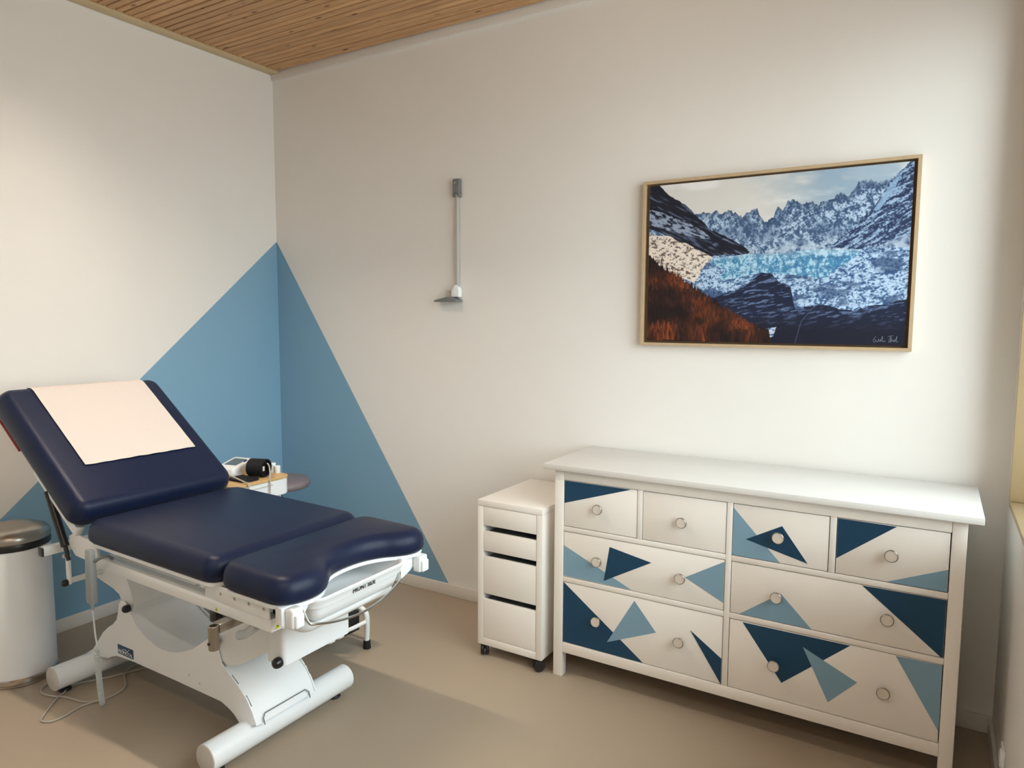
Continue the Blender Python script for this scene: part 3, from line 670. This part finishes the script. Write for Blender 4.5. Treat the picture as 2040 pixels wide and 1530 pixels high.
# logo plate
LGX0, LGX1, LGZ0, LGZ1 = .813, .926, .169, .209
lgp = put('logo_plate', bx(LGX0, LGX1, BY0-0.0015, BY0-0.0001, LGZ0, LGZ1, 0.0004), M_LOGO, TB); lgp['label'] = 'dark blue maker plate with white lettering'
me = place(text_mesh('PROMOTAL', 0.0215, bold=0.0002, spacing=0.92), ((LGX0+LGX1)/2, BY0-0.0019, LGZ0+0.0115), (1, 0, 0), (0, 0, 1)); link('lettering', me, M_SIGNW, lgp, smooth=False)
bm = NB(); tube(bm, smooth_path([(.845, BY0-0.0018, .190), (.865, BY0-0.0018, .197), (.880, BY0-0.0018, .193), (.886, BY0-0.0018, .192), (.893, BY0-0.0018, .199), (.900, BY0-0.0018, .203)], 4), 0.0011, 6); put('gull_mark', bm, M_SIGNW, lgp)
# --- lifting arms
ra = [(.84, .33), (.850, .36), (.846, .395), (.825, .425), (.78, .440), (.70, .455), (.62, .470), (.595, .490), (.60, .520), (.64, .545), (.74, .560), (.84, .545), (.885, .500), (.915, .440), (.925, .395), (.90, .34)]
put('rear_arm', prism(NB(), ra, 'y', -1.575, -1.310, 0.003), M_WHITEM, TB)
fa = [(1.450, .345), (1.452, .400), (1.475, .440), (1.53, .470), (1.62, .492), (1.72, .505), (1.80, .508), (1.80, .430), (1.74, .405), (1.66, .360), (1.58, .312), (1.52, .300), (1.47, .310)]
put('front_arm', prism(NB(), fa, 'y', -1.575, -1.310, 0.003), M_WHITEM, TB)
fb = put('front_bracket', stack(NB(), rounded_rect(1.795, 1.886, -1.622, -1.308, 0.018, 5), [(.412, .002), (.414, 0), (.575, 0), (.577, .002)]), M_WHITEM, TB)
for y in (-1.39, -1.345): put('hinge_lug', lathe(NB(), (1.868, y-0.012, .408), (0, 1, 0), [(0.010, 0), (0.010, 0.024)], 16), M_WHITEM, fb)
for (x, y, z, r) in ((.912, BY0, .388, .0165), (1.478, BY0, .388, .0175), (1.868, -1.6225, .428, .0185)):
    put('pivot_knob', lathe(NB(), (x, y-0.0003, z), (0, -1, 0), [(r*0.9, 0), (r, 0.006), (r*0.98, 0.016), (r*0.8, 0.024), (r*0.4, 0.029), (0.0005, 0.030)], 20), M_BLACKG, TB)
# rear drop link
put('drop_link', bx(.683, .708, -1.712, -1.700, .485, .612, 0.004), M_WHITEM, TB)
put('pivot_knob', lathe(NB(), (.692, -1.7122, .493), (0, -1, 0), [(0.013, 0), (0.0145, 0.006), (0.014, 0.014), (0.010, 0.021), (0.0005, 0.024)], 20), M_BLACKG, TB)
put('link_pin', lathe(NB(), (.695, -1.7122, .606), (0, -1, 0), [(0.009, 0), (0.009, 0.010), (0.005, 0.013)], 16), M_CHROME, TB)
put('cross_axle', cyl(NB(), (.692, -1.699, .497), (.692, -1.160, .497), 0.012, n=16), M_WHITEM, TB)
put('drop_link', bx(.683, .708, -1.160, -1.148, .485, .612, 0.004), M_WHITEM, TB)
# --- upper frame: rails on both sides, tilted slightly down to the foot
def tilted(bm):
    for v_ in bm.verts: v_.co.z += tz(v_.co.x)
    return bm
for ya, yb, s in ((-1.742, -1.700, -1), (-1.162, -1.120, 1)):
    put('side_rail', tilted(bx(.985, 1.970, ya, yb, .609, .652, 0.003)), M_WHITEM, TB)
    yo = ya if s < 0 else yb
    fp_ = put('foot_side_plate', tilted(bx(1.705, 1.970, yo-0.004 if s < 0 else yo-0.002, yo+0.002 if s < 0 else yo+0.004, .652, .706, 0.001)), M_WHITEM, TB)
    if s < 0:
        for k in range(4):
            x = 1.735+k*0.070
            put('screw', lathe(NB(), (x, yo-0.0041, .682+tz(x)), (0, -1, 0), [(0.0055, 0), (0.0045, 0.0012), (0.002, 0.0004)], 14), M_STEEL, fp_)
    put('hinge_plate', tilted(prism(NB(), [(.795, .702), (.835, .722), (.99, .706), (1.0, .66), (.985, .630), (.90, .628), (.835, .630), (.80, .66)], 'y', yo-0.004 if s < 0 else yo-0.006, yo+0.006 if s < 0 else yo+0.004, 0.001)), M_WHITEM, TB)
    put('hinge_post', tilted(bx(1.640, 1.7045, ya+0.004, yb-0.004, .650, .707, 0.003)), M_WHITEM, TB)
    put('hinge_button', lathe(NB(), (1.648, yo, .690), (0, s, 0), [(0.009, -0.003), (0.009, 0.008), (0.006, 0.012), (0.0005, 0.013)], 16), M_WHITEP, TB)
put('cross_beam', bx(1.740, 1.775, -1.699, -1.163, .600, .640, 0.003), M_WHITEM, TB)
put('cross_beam', bx(1.000, 1.040, -1.699, -1.163, .615, .655, 0.003), M_WHITEM, TB)
put('lift_column', bx(1.30, 1.36, -1.47, -1.40, .290, .60, 0.006), M_DGREYP, TB)
put('rail_end_box', bx(1.9395, 1.972, -1.699, -1.678, .596, .645, 0.002), M_WHITEM, TB)
put('dark_gap_block', bx(1.950, 2.000, -1.716, -1.6795, .648, .690, 0.003), M_BLACKG, TB)  # black block painting in the dark gap between rail end and latch
def warn(origin, xd, nrm, size):
    up = Vector((0, 0, 1)); xd = Vector(xd); n = Vector(nrm)
    bm = NB(); o_ = Vector(origin)
    tri = [o_-xd*size*.5, o_+xd*size*.5, o_+up*size*.87]
    A = [bm.verts.new(p) for p in tri]; B = [bm.verts.new(p+n*0.0006) for p in tri]
    bm.faces.new(A); bm.faces.new(B); [bm.faces.new((A[i], A[(i+1) % 3], B[(i+1) % 3], B[i])) for i in range(3)]
    w = put('warning_sticker', bm, M_YELLOW, TB, smooth=False)
    bm = NB(); c = o_+up*size*.30+n*0.0010
    bolt = [(-.02, .34), (.08, .34), (.02, .10), (.12, .10), (-.06, -.22), (-.02, .02), (-.12, .02)]
    bm.faces.new([bm.verts.new(c+xd*a*size+up*b*size) for a, b in bolt]); bmesh.ops.solidify(bm, geom=bm.faces[:], thickness=0.0003)
    put('bolt_mark', bm, M_INK, w, smooth=False)
warn((1.9725, -1.716, .606), (0, 1, 0), (1, 0, 0), 0.022)
warn((1.706, -1.7425, .612), (1, 0, 0), (0, -1, 0), 0.016)
# front end of the near rail
put('rail_face', bx(1.9705, 1.9722, -1.741, -1.700, .600, .642, 0.0005), M_WHITEM, TB)
# transverse accessory bar behind the hinge
ab = put('accessory_bar', bx(.672, .707, -1.800, -1.070, .630, .665, 0.003), M_WHITEM, TB)
put('bar_cap', bx(.671, .708, -1.806, -1.7995, .629, .666, 0.003), M_BLACKG, ab)
put('paper_roll_spindle', cyl(NB(), (.60, -1.74, .612), (.60, -1.12, .612), 0.014, n=16), M_WHITEP, ab)
# clamp with chrome socket
cl_ = put('rail_clamp', bx(1.752, 1.790, -1.792, -1.700, .574, .604, 0.003), M_STEEL, TB)
put('clamp_socket', lathe(NB(), (1.771, -1.802, .520), (0, 0, 1), [(0.016, 0), (0.0175, 0.002), (0.0175, 0.078), (0.016, 0.080), (0.012, 0.080), (0.012, 0.060)], 24), M_STEEL, cl_)
put('clamp_knob', lathe(NB(), (1.771, -1.8195, .545), (0, -1, 0), [(0.005, 0), (0.005, 0.004), (0.003, 0.005)], 12), M_BLACKG, cl_)
put('rail_foot', bx(1.655, 1.690, -1.735, -1.705, .560, .600, 0.004), M_BLACKG, TB)
put('clear_lever', tube(NB(), smooth_path([(1.80, -1.73, .545), (1.835, -1.725, .560), (1.87, -1.715, .590)], 5), 0.015, 14), M_CLEAR, TB)
# --- padding
def pad_rings(z0, th): return [(z0, .014), (z0+0.008, .004), (z0+th*0.25, 0), (z0+th*0.5, .001), (z0+th*0.72, .007), (z0+th*0.87, .017), (z0+th*0.96, .028), (z0+th, .044)]
Z0, TH = .720, .085
seat_o = rounded_rect(.957, 1.742, YN, YF, .060, 8)
put('seat_pad', tilted(stack(NB(), seat_o, pad_rings(Z0, TH))), M_VINYL, TB, angle=80)
put('seat_plate', tilted(stack(NB(), rounded_rect(.970, 1.735, YN+0.012, YF-0.012, .05, 6), [(.706, 0), (.7185, 0)])), M_WHITEM, TB)
raw = [(1.990, YN), (2.030, -1.774), (2.062, -1.752), (2.080, -1.716), (2.087, -1.672), (2.084, -1.632), (2.068, -1.594), (2.042, -1.560), (2.012, -1.525), (1.994, -1.485), (1.986, -1.440), (1.986, -1.385), (1.996, -1.328), (2.022, -1.272),
       (2.056, -1.230), (2.080, -1.192), (2.089, -1.150), (2.080, -1.112), (2.056, -1.090), (2.020, YF), (1.92, YF), (1.82, YF), (1.780, YF-.012), (1.755, YF-.040), (1.747, YF-.085), (1.747, YF-.2), (1.747, -1.5), (1.747, YN+.085), (1.755, YN+.040), (1.780, YN+.012), (1.82, YN), (1.91, YN)]
foot_o = [(p_.x, p_.y) for p_ in smooth_path([(a, b, 0) for a, b in raw], 4, closed=True)]
put('foot_pad', tilted(stack(NB(), foot_o, pad_rings(Z0, TH))), M_VINYL, TB, angle=80)
if area2(foot_o) < 0: foot_o = foot_o[::-1]
put('foot_plate', tilted(stack(NB(), inset(foot_o, .012), [(.706, 0), (.7185, 0)])), M_WHITEM, TB)
# lobes' white brackets and plastic latches
for yy, pts in ((0, [(-1.772, .708), (-1.655, .708), (-1.660, .690), (-1.690, .648), (-1.735, .630), (-1.772, .655)]), (1, [(-1.215, .700), (-1.095, .700), (-1.105, .682), (-1.165, .640), (-1.228, .618), (-1.222, .655)])):
    put('lobe_bracket', prism(NB(), pts, 'x', 2.030, 2.058, 0.002), M_WHITEM, TB)
for y0, y1, z0 in ((-1.764, -1.714, .640), (-1.157, -1.103, .628)):
    lt = put('latch', bx(2.0585, 2.094, y0+.003, y1-.003, z0+.004, z0+.066, 0.007, 3), M_WHITEP, TB)
    put('latch_grip', bx(2.072, 2.104, y0+0.009, y1-0.007, z0+0.006, z0+0.050, 0.006, 3), M_WHITEP, lt)
# tray with lettering and wire handle
tray = put('tray', stack(NB(), rounded_rect(1.80, 2.092, -1.672, -1.212, .055, 8), [(.612, .044), (.616, .036), (.640, .026), (.664, .018), (.666, .010), (.688, .004), (.692, 0), (.698, 0), (.701, .004), (.699, .010), (.672, .020), (.642, .038), (.634, .048)]), M_WHITEP, TB, angle=50)
me = place(text_mesh('FRONT SIDE', 0.0200, shear=0.25, bold=0.0006, spacing=1.0), (2.0876, -1.446, .6775), (0, 1, 0), (-0.2, 0, 1)); link('lettering', me, M_INK, tray, smooth=False)
put('tray_holder', stack(NB(), rounded_rect(1.88, 2.055, -1.680, -1.240, .045, 6), [(.578, .030), (.585, .012), (.600, 0), (.6115, 0)]), M_WHITEP, TB, angle=50)
put('wire_handle', tube(NB(), smooth_path([(2.060, -1.690, .678), (2.076, -1.690, .650), (2.086, -1.684, .634), (2.092, -1.664, .629), (2.098, -1.60, .613), (2.104, -1.52, .602), (2.104, -1.46, .600), (2.100, -1.38, .606), (2.090, -1.29, .626), (2.084, -1.256, .637), (2.080, -1.244, .648), (2.072, -1.240, .672)], 5), 0.0042, 10), M_CHROME, TB)
# --- backrest, raised about 36 degrees
SN, CS = .588, .809
def bk(uu_, y, w): return (SN*w-CS*uu_, y, CS*w+SN*uu_)
WB0, WBT = 1.155, .105
BU0, BU1 = -.283, .470
back_o = rounded_rect(BU0, BU1, YN-.014, YF-.002, .060, 8)
put('back_pad', stack(NB(), back_o, pad_rings(WB0, WBT-.002), bk), M_VINYL, TB, angle=80)
put('back_plate', stack(NB(), rounded_rect(BU0+.03, BU1-.02, YN+.006, YF-.02, .05, 6), [(WB0-.016, 0), (WB0-.0015, 0)], bk), M_WHITEM, TB)
bm = NB()
for y0, y1 in ((YN+.02, YN+.05), (YF-.06, YF-.03)):
    stack(bm, rounded_rect(BU0+.01, .10, y0, y1, .008, 3), [(WB0-.056, 0), (WB0-.0165, 0)], bk)
put('back_arm', bm, M_WHITEM, TB)
put('release_bar', tube(NB(), [bk(.20, YN+.004, WB0-.022), bk(.45, YN+.004, WB0-.022)], 0.005, 10), M_RED, TB)
put('gas_strut', cyl(NB(), (.775, -1.752, .672), (.664, -1.752, .880), 0.0155, n=18), M_BLACKG, TB)
put('strut_rod', cyl(NB(), (.795, -1.752, .617), (.775, -1.752, .672), 0.008, n=14), M_BLACKG, TB)

# paper sheet lying on the backrest and folded over its top
bm = NB(); top_w = WB0+WBT+.003
pth = [(-.058, top_w), (.0, top_w+.0006), (.15, top_w+.0004), (.30, top_w+.0006), (.40, top_w+.0004), (.428, top_w-.002), (.448, top_w-.010), (.464, top_w-.024), (.474, top_w-.046), (.476, top_w-.080), (.477, top_w-.12)]
rows = []; rng = random.Random(3)
pp = [(p_.x, p_.y) for p_ in smooth_path([(a, b, 0) for a, b in pth], 4)]
NYP = 24
for a, b in pp:
    rows.append([bm.verts.new(bk(a+(0.0012*math.sin(k*1.7+2) if a == pp[0][0] else 0), -1.667+(.492)*k/NYP, b+0.0012+0.0010*math.sin(k*0.9+a*23)*math.sin(a*31+k*.35))) for k in range(NYP+1)])
for A, B in zip(rows[:-1], rows[1:]):
    for k in range(NYP): bm.faces.new((A[k], A[k+1], B[k+1], B[k]))
bmesh.ops.recalc_face_normals(bm, faces=bm.faces); bmesh.ops.solidify(bm, geom=bm.faces[:], thickness=0.0004)
ps = put('paper_sheet', bm, M_PAPER, loc=(.42, -1.42, 1.2), recalc=False, angle=70); tag(ps, 'white paper sheet draped over the raised navy backrest', 'paper sheet')

# ================================================================== HANDSET AND CABLES
hs = thing('hand_control', 'grey remote handset hooked on the table rail with a hanging coiled cord', 'remote control', (1.035, -1.790, .51))
hz = stack(NB(), rounded_rect(1.012, 1.054, -1.806, -1.778, .009, 4), [(.508, .004), (.513, 0), (.600, 0), (.640, .001), (.710, .003), (.716, .007)]); put('body', hz, M_GREYP, hs, angle=50)
put('hook', tube(NB(), smooth_path([(1.054, -1.787, .672), (1.085, -1.781, .690), (1.105, -1.765, .695), (1.108, -1.750, .680)], 4), 0.006, 8), M_DGREYP, hs)
put('strain_relief', lathe(NB(), (1.033, -1.792, .5075), (0, 0, -1), [(0.008, 0), (0.0045, 0.026)], 14), M_GREYP, hs)
P_top, P_mid, P_bot = Vector((1.033, -1.792, .482)), Vector((1.062, -1.800, .330)), Vector((.870, -1.690, .012))
P_top2 = Vector((1.047, -1.795, .395))
put('cord', tube(NB(), smooth_path([P_top, P_top2, (1.065, -1.799, .350), P_mid], 6), 0.0033, 8), M_COIL, hs)
bm = NB(); hel = []; turns = 34; Nn = turns*10
dirv = P_bot-P_mid; s_, u_ = frame_axes(dirv)
for k in range(Nn+1):
    f = k/Nn; a = f*turns*2*math.pi; sag = Vector((0.012, -0.008, 0))*math.sin(f*math.pi)
    hel.append(P_mid+dirv*f+sag+(s_*math.cos(a)+u_*math.sin(a))*0.0085)
tube(bm, hel, 0.0026, 5); put('coiled_cord', bm, M_COIL, hs)
fc_ = .0045
cpts = [(.863, -1.685), (.830, -1.674), (.804, -1.733), (.819, -1.805), (.819, -1.853), (.799, -1.873), (.771, -1.873), (.719, -1.827), (.651, -1.754), (.637, -1.725), (.60, -1.665), (.66, -1.56), (.69, -1.495), (.72, -1.42)]
cpts3 = [(P_bot.x, P_bot.y, .010)]+[(a, b, fc_) for a, b in cpts[1:]]
put('floor_cord', tube(NB(), smooth_path(cpts3, 6), 0.0036, 8), M_CABLE, hs)
pc = put('power_cable', tube(NB(), smooth_path([(a, b, .0048) for a, b in [(.40, -1.40), (.36, -1.50), (.38, -1.58), (.48, -1.70), (.526, -1.758), (.575, -1.772), (.632, -1.757), (.676, -1.737), (.759, -1.722), (.80, -1.702), (.829, -1.655), (.827, -1.601), (.796, -1.553), (.70, -1.500), (.66, -1.43), (.70, -1.36)]], 6), 0.0038, 8), M_CABLE, loc=(.8, -1.6, 0))
tag(pc, 'thin grey power cable looping on the floor under the examination table', 'cable')

# ================================================================== WASTE BIN
BCX, BCY, BR = .297, -1.735, .140
bi = thing('waste_bin', 'tall white round bin with a shiny steel domed lid at the left edge', 'bin', (BCX, BCY, 0))
put('body', lathe(NB(), (BCX, BCY, 0), (0, 0, 1), [(BR*.99, .036), (BR, .045), (BR, .585), (BR*.985, .592)], 48), M_WHITEM, bi)
put('base_ring', lathe(NB(), (BCX, BCY, 0), (0, 0, 1), [(BR*.97, .0008), (BR*1.0, .003), (BR*1.005, .012), (BR*.985, .013), (BR*.985, .017), (BR*1.012, .018), (BR*1.012, .030), (BR*.98, .0355)], 48), M_CHROME, bi)
put('rim_ring', lathe(NB(), (BCX, BCY, 0), (0, 0, 1), [(BR*.98, .5925), (BR*1.01, .594), (BR*1.02, .612), (BR*.99, .622)], 48), M_BLACKG, bi)
put('lid', lathe(NB(), (BCX, BCY, 0), (0, 0, 1), [(BR*.98, .6225), (BR*1.015, .624), (BR*1.015, .640), (BR*.99, .652), (BR*.90, .666), (BR*.70, .678), (BR*.4, .684), (0, .686)], 48), M_STEEL, bi)
put('pedal', bx(BCX-.04, BCX+.04, BCY-.185, BCY-.143, .008, .016, .003), M_BLACKG, bi)

# ================================================================== STOOL
SX, SY, SZ, SR = .432, -.395, .640, .180
st_ = thing('stool', 'round taupe swivel stool in the blue painted corner', 'stool', (SX, SY, 0))
put('seat', lathe(NB(), (SX, SY, 0), (0, 0, 1), [(SR*.86, SZ-.050), (SR*.95, SZ-.046), (SR, SZ-.030), (SR*.985, SZ-.014), (SR*.93, SZ-.004), (SR*.8, SZ), (0, SZ+.003)], 48), M_STOOL, st_, angle=60)
put('seat_plate', lathe(NB(), (SX, SY, 0), (0, 0, 1), [(.10, SZ-.062), (.11, SZ-.0505)], 32), M_BLACK, st_)
put('gas_column', lathe(NB(), (SX, SY, 0), (0, 0, 1), [(.026, .075), (.026, .30), (.018, .302), (.018, SZ-.0625)], 24), M_BLACKG, st_)
put('lever', tube(NB(), smooth_path([(SX+.03, SY-.02, SZ-.068), (SX+.075, SY-.065, SZ-.090), (SX+.090, SY-.070, SZ-.120), (SX+.150, SY-.060, SZ-.128)], 4), 0.006, 8), M_BLACKG, st_)
for k in range(5):
    a = math.radians(72*k+20); dx_, dy_ = math.cos(a), math.sin(a); ex, ey = SX+dx_*.24, SY+dy_*.24
    lg = put('leg', tube(NB(), [(SX+dx_*.02, SY+dy_*.02, .090), (SX+dx_*.14, SY+dy_*.14, .080), (ex, ey, .068)], 0.014, 10), M_BLACKG, st_)
    put('castor', lathe(NB(), (ex-dy_*.012, ey+dx_*.012, .0275), (dy_, -dx_, 0), [(.012, 0), (.025, 0), (.0265, .004), (.0265, .020), (.025, .024), (.012, .024)], 18), M_BLACK, lg)

# ================================================================== TROLLEY WITH INSTRUMENTS
TX0, TX1, TY0, TY1, TZ = .500, .915, -1.060, -.718, .785
tr_o = thing('instrument_trolley', 'white trolley with bamboo top behind the examination table', 'trolley', ((TX0+TX1)/2, (TY0+TY1)/2, 0))
put('top', stack(NB(), rounded_rect(TX0, TX1, TY0, TY1, .055, 7), [(TZ-.012, .001), (TZ-.010, 0), (TZ-.002, 0), (TZ, .002)]), M_BAMBOO, tr_o)
put('drawer_case', stack(NB(), rounded_rect(TX0+.004, TX1-.004, TY0+.004, TY1-.004, .050, 7), [(TZ-.095, .006), (TZ-.090, 0), (TZ-.0125, 0)]), M_WHITEM, tr_o)
put('handle_recess', bx(TX1-.0045, TX1-.001, -.96, -.84, TZ-.034, TZ-.028, .0005), M_CAP, tr_o)
for x, y in ((TX0+.05, TY0+.05), (TX0+.05, TY1-.05), (TX1-.05, TY0+.05), (TX1-.05, TY1-.05)):
    put('leg', cyl(NB(), (x, y, .062), (x, y, TZ-.0955), .014, n=16), M_WHITEM, tr_o)
    c = put('castor', lathe(NB(), (x-.011, y, .0285), (1, 0, 0), [(.012, 0), (.026, 0), (.0275, .003), (.0275, .019), (.026, .022), (.012, .022)], 18), M_BLACK, tr_o)
    put('castor_fork', bx(x-.016, x+.016, y-.012, y+.012, .0565, .0615, .002), M_DGREYP, c)
put('shelf', stack(NB(), rounded_rect(TX0+.02, TX1-.02, TY0+.02, TY1-.02, .03, 5), [(.180, 0), (.195, 0)]), M_WHITEM, tr_o)
# blood pressure monitor: a wedge with a tilted face, turned towards the bed
mo = thing('blood_pressure_monitor', 'white blood pressure monitor with grey screen on the bamboo trolley top', 'monitor', (.655, -.868, TZ))
mang = math.radians(11)
def mo3(a, b, h):   # a across, b depth (back positive), h up
    return (.655+a*math.cos(mang)-b*math.sin(mang), -.868+a*math.sin(mang)+b*math.cos(mang), TZ+.0012+h)
MW, MD = .060, .075
body = rounded_rect(-MW, MW, -MD, MD, .016, 5)
bm = NB()
def slope(b): return .040+.032*(b+MD)/(2*MD)
def ring3(poly, fz): return [bm.verts.new(mo3(a, b, fz(b))) for a, b in poly]
R_ = [ring3(inset(body, .004), lambda b: 0.0), ring3(body, lambda b: .006), ring3(body, lambda b: slope(b)-.006), ring3(inset(body, .003), lambda b: slope(b)-.0015), ring3(inset(body, .007), lambda b: slope(b))]
for A, B in zip(R_[:-1], R_[1:]):
    for i in range(len(A)): bm.faces.new((A[i], A[(i+1) % len(A)], B[(i+1) % len(A)], B[i]))
bm.faces.new(R_[0][::-1]); bm.faces.new(R_[-1])
put('casing', bm, M_WHITEP, mo, angle=50)
bm = NB(); q = rounded_rect(-.038, .038, -.028, .052, .003, 2)
A = [bm.verts.new(mo3(a, b, slope(b)+.0002)) for a, b in q]; B = [bm.verts.new(mo3(a, b, slope(b)+.0012)) for a, b in q]
bm.faces.new(A[::-1]); bm.faces.new(B); [bm.faces.new((A[i], A[(i+1) % len(A)], B[(i+1) % len(A)], B[i])) for i in range(len(A))]
put('screen', bm, M_SCREEN, mo, smooth=False)
bm = NB(); q = rounded_rect(.044, .054, -.012, .012, .004, 3)
A = [bm.verts.new(mo3(a-.002, b+.03, slope(b+.03)+.0002)) for a, b in q]; B = [bm.verts.new(mo3(a-.002, b+.03, slope(b+.03)+.0025)) for a, b in q]
bm.faces.new(A[::-1]); bm.faces.new(B); [bm.faces.new((A[i], A[(i+1) % len(A)], B[(i+1) % len(A)], B[i])) for i in range(len(A))]
put('button', bm, M_PURPLE, mo, smooth=False)
hp = Vector(mo3(-.030, -MD-.001, .022)); hd = (Vector(mo3(-.030, -MD-.05, .022))-hp).normalized()
put('hose_plug', lathe(NB(), hp, hd, [(.011, 0), (.011, .010), (.006, .012), (.005, .016)], 18), M_PURPLE, mo)
# cuff rolled up, with its hose hanging over the edge
cf = thing('pressure_cuff', 'rolled black blood pressure cuff with thin grey hose on the trolley', 'cuff', (.82, -.835, TZ))
ca, cb = Vector((.772, -.856, TZ+.0462)), Vector((.852, -.826, TZ+.0462)); cd = (cb-ca).normalized(); cs, cu_ = frame_axes(cd)
bm = NB(); ringA, ringB, ringC, ringD = [], [], [], []
Ncf = 40
for k in range(Ncf):
    a = 2*math.pi*k/Ncf; off = cs*math.cos(a)*.050+cu_*math.sin(a)*.0445; offi = cs*math.cos(a)*.043+cu_*math.sin(a)*.0375
    ringA.append(bm.verts.new(ca+off)); ringB.append(bm.verts.new(cb+off)); ringC.append(bm.verts.new(cb+offi)); ringD.append(bm.verts.new(ca+offi))
for A, B in ((ringA, ringB), (ringB, ringC), (ringC, ringD), (ringD, ringA)):
    for k in range(Ncf): bm.faces.new((A[k], A[(k+1) % Ncf], B[(k+1) % Ncf], B[k]))
put('sleeve', bm, M_CUFF, cf, angle=50)
bm = NB()   # inner layers of the roll
spir = []
for k in range(90):
    a = k*0.24; rr_ = 0.036*(1-k/100.0); spir.append(cs*math.cos(a)*rr_*1.12+cu_*math.sin(a)*rr_)
qa = [bm.verts.new(ca+cd*.004+p_) for p_ in spir]; qb = [bm.verts.new(cb-cd*.006+p_) for p_ in spir]
for k in range(len(spir)-1): bm.faces.new((qa[k], qa[k+1], qb[k+1], qb[k]))
bmesh.ops.solidify(bm, geom=bm.faces[:], thickness=0.003)
put('rolled_layers', bm, M_CUFF, cf, angle=50)
put('roll_core', lathe(NB(), ca+cd*.010, cd, [(.036, 0), (.036, (cb-ca).length-.022)], 30), M_CUFF, cf)
put('strap_tail', stack(NB(), rounded_rect(.735, .880, -.980, -.880, .03, 5), [(TZ+.0012, 0), (TZ+.008, .001), (TZ+.010, .006)]), M_CUFF, cf)
put('tag', bx(.8560, .8572, -.854, -.842, TZ+.034, TZ+.058, .0003), M_KNOBF, cf)
pl_ = hp+hd*.017
hose1 = smooth_path([(.858, -.826, TZ+.070), (.878, -.832, TZ+.060), (.900, -.845, TZ+.030), (.920, -.862, TZ+.006), (.9235, -.868, TZ-.060), (.924, -.88, TZ-.20), (.926, -.93, TZ-.26), (.926, -.97, TZ-.20), (.9245, -.992, TZ-.06), (.9215, -.992, TZ+.002), (.890, -.992, TZ+.012), (.800, -.992, TZ+.028), (.700, -.990, TZ+.040), pl_+hd*.02+Vector((0.012, 0, .004)), pl_], 6)
put('hose', tube(NB(), hose1, .0036, 8), M_CABLE, cf)
# two small white pots at the back of the trolley
for i, (x, y, h, lab) in enumerate(((.795, -.740, .048, 'small white lidded pot next to the black cuff on the trolley'), (.826, -.737, .036, 'shorter small white pot at the rounded trolley corner'))):
    pt = thing('pot', lab, 'pot', (x, y, TZ), 'small white pots on the trolley')
    put('jar', lathe(NB(), (x, y, TZ+.0008), (0, 0, 1), [(.014, 0), (.015, .002), (.015, h-.010), (.013, h-.008)], 24), M_WHITEP, pt)
    put('lid', lathe(NB(), (x, y, TZ+.0008), (0, 0, 1), [(.0155, h-.0075), (.0155, h), (.014, h+.001)], 24), M_WHITEP, pt)

# ================================================================== STEP STOOL BEHIND THE TABLE
ss_ = thing('step_stool', 'low white tubular step stool with black tread behind the examination table', 'step stool', (1.25, -.92, 0))
for y, xa, xb in ((-.740, 1.432, 1.054), (-.920, 1.150, .960)):
    fr_ = put('side_frame', tube(NB(), smooth_path([(xa, y, .036), (xa+.004, y, .12), (xa, y, .168), (xa-.027, y, .190), (xa-.07, y, .193), (xb+.066, y, .193), (xb+.031, y, .188), (xb+.006, y, .165), (xb+.002, y, .12), (xb, y, .036)], 6), .0125, 12), M_WHITEM, ss_)
    for x in (xa, xb):
        put('rubber_foot', lathe(NB(), (x, y, .0006), (0, 0, 1), [(.019, 0), (.019, .006), (.0165, .038), (.013, .040)], 18), M_BLACK, fr_)
put('cross_bar', tube(NB(), smooth_path([(1.434, -.753, .135), (1.432, -.84, .135), (1.415, -.895, .135), (1.36, -.918, .135), (1.164, -.920, .135)], 6), .0095, 12), M_WHITEM, ss_)
put('cross_bar', cyl(NB(), (1.056, -.753, .130), (.966, -.907, .130), .009, n=14), M_WHITEM, ss_)
put('tread', prism(NB(), [(1.09, -.756), (1.400, -.756), (1.395, -.860), (1.34, -.900), (1.16, -.904), (1.0, -.904)], 'z', .090, .188, .004), M_BLACK, ss_)
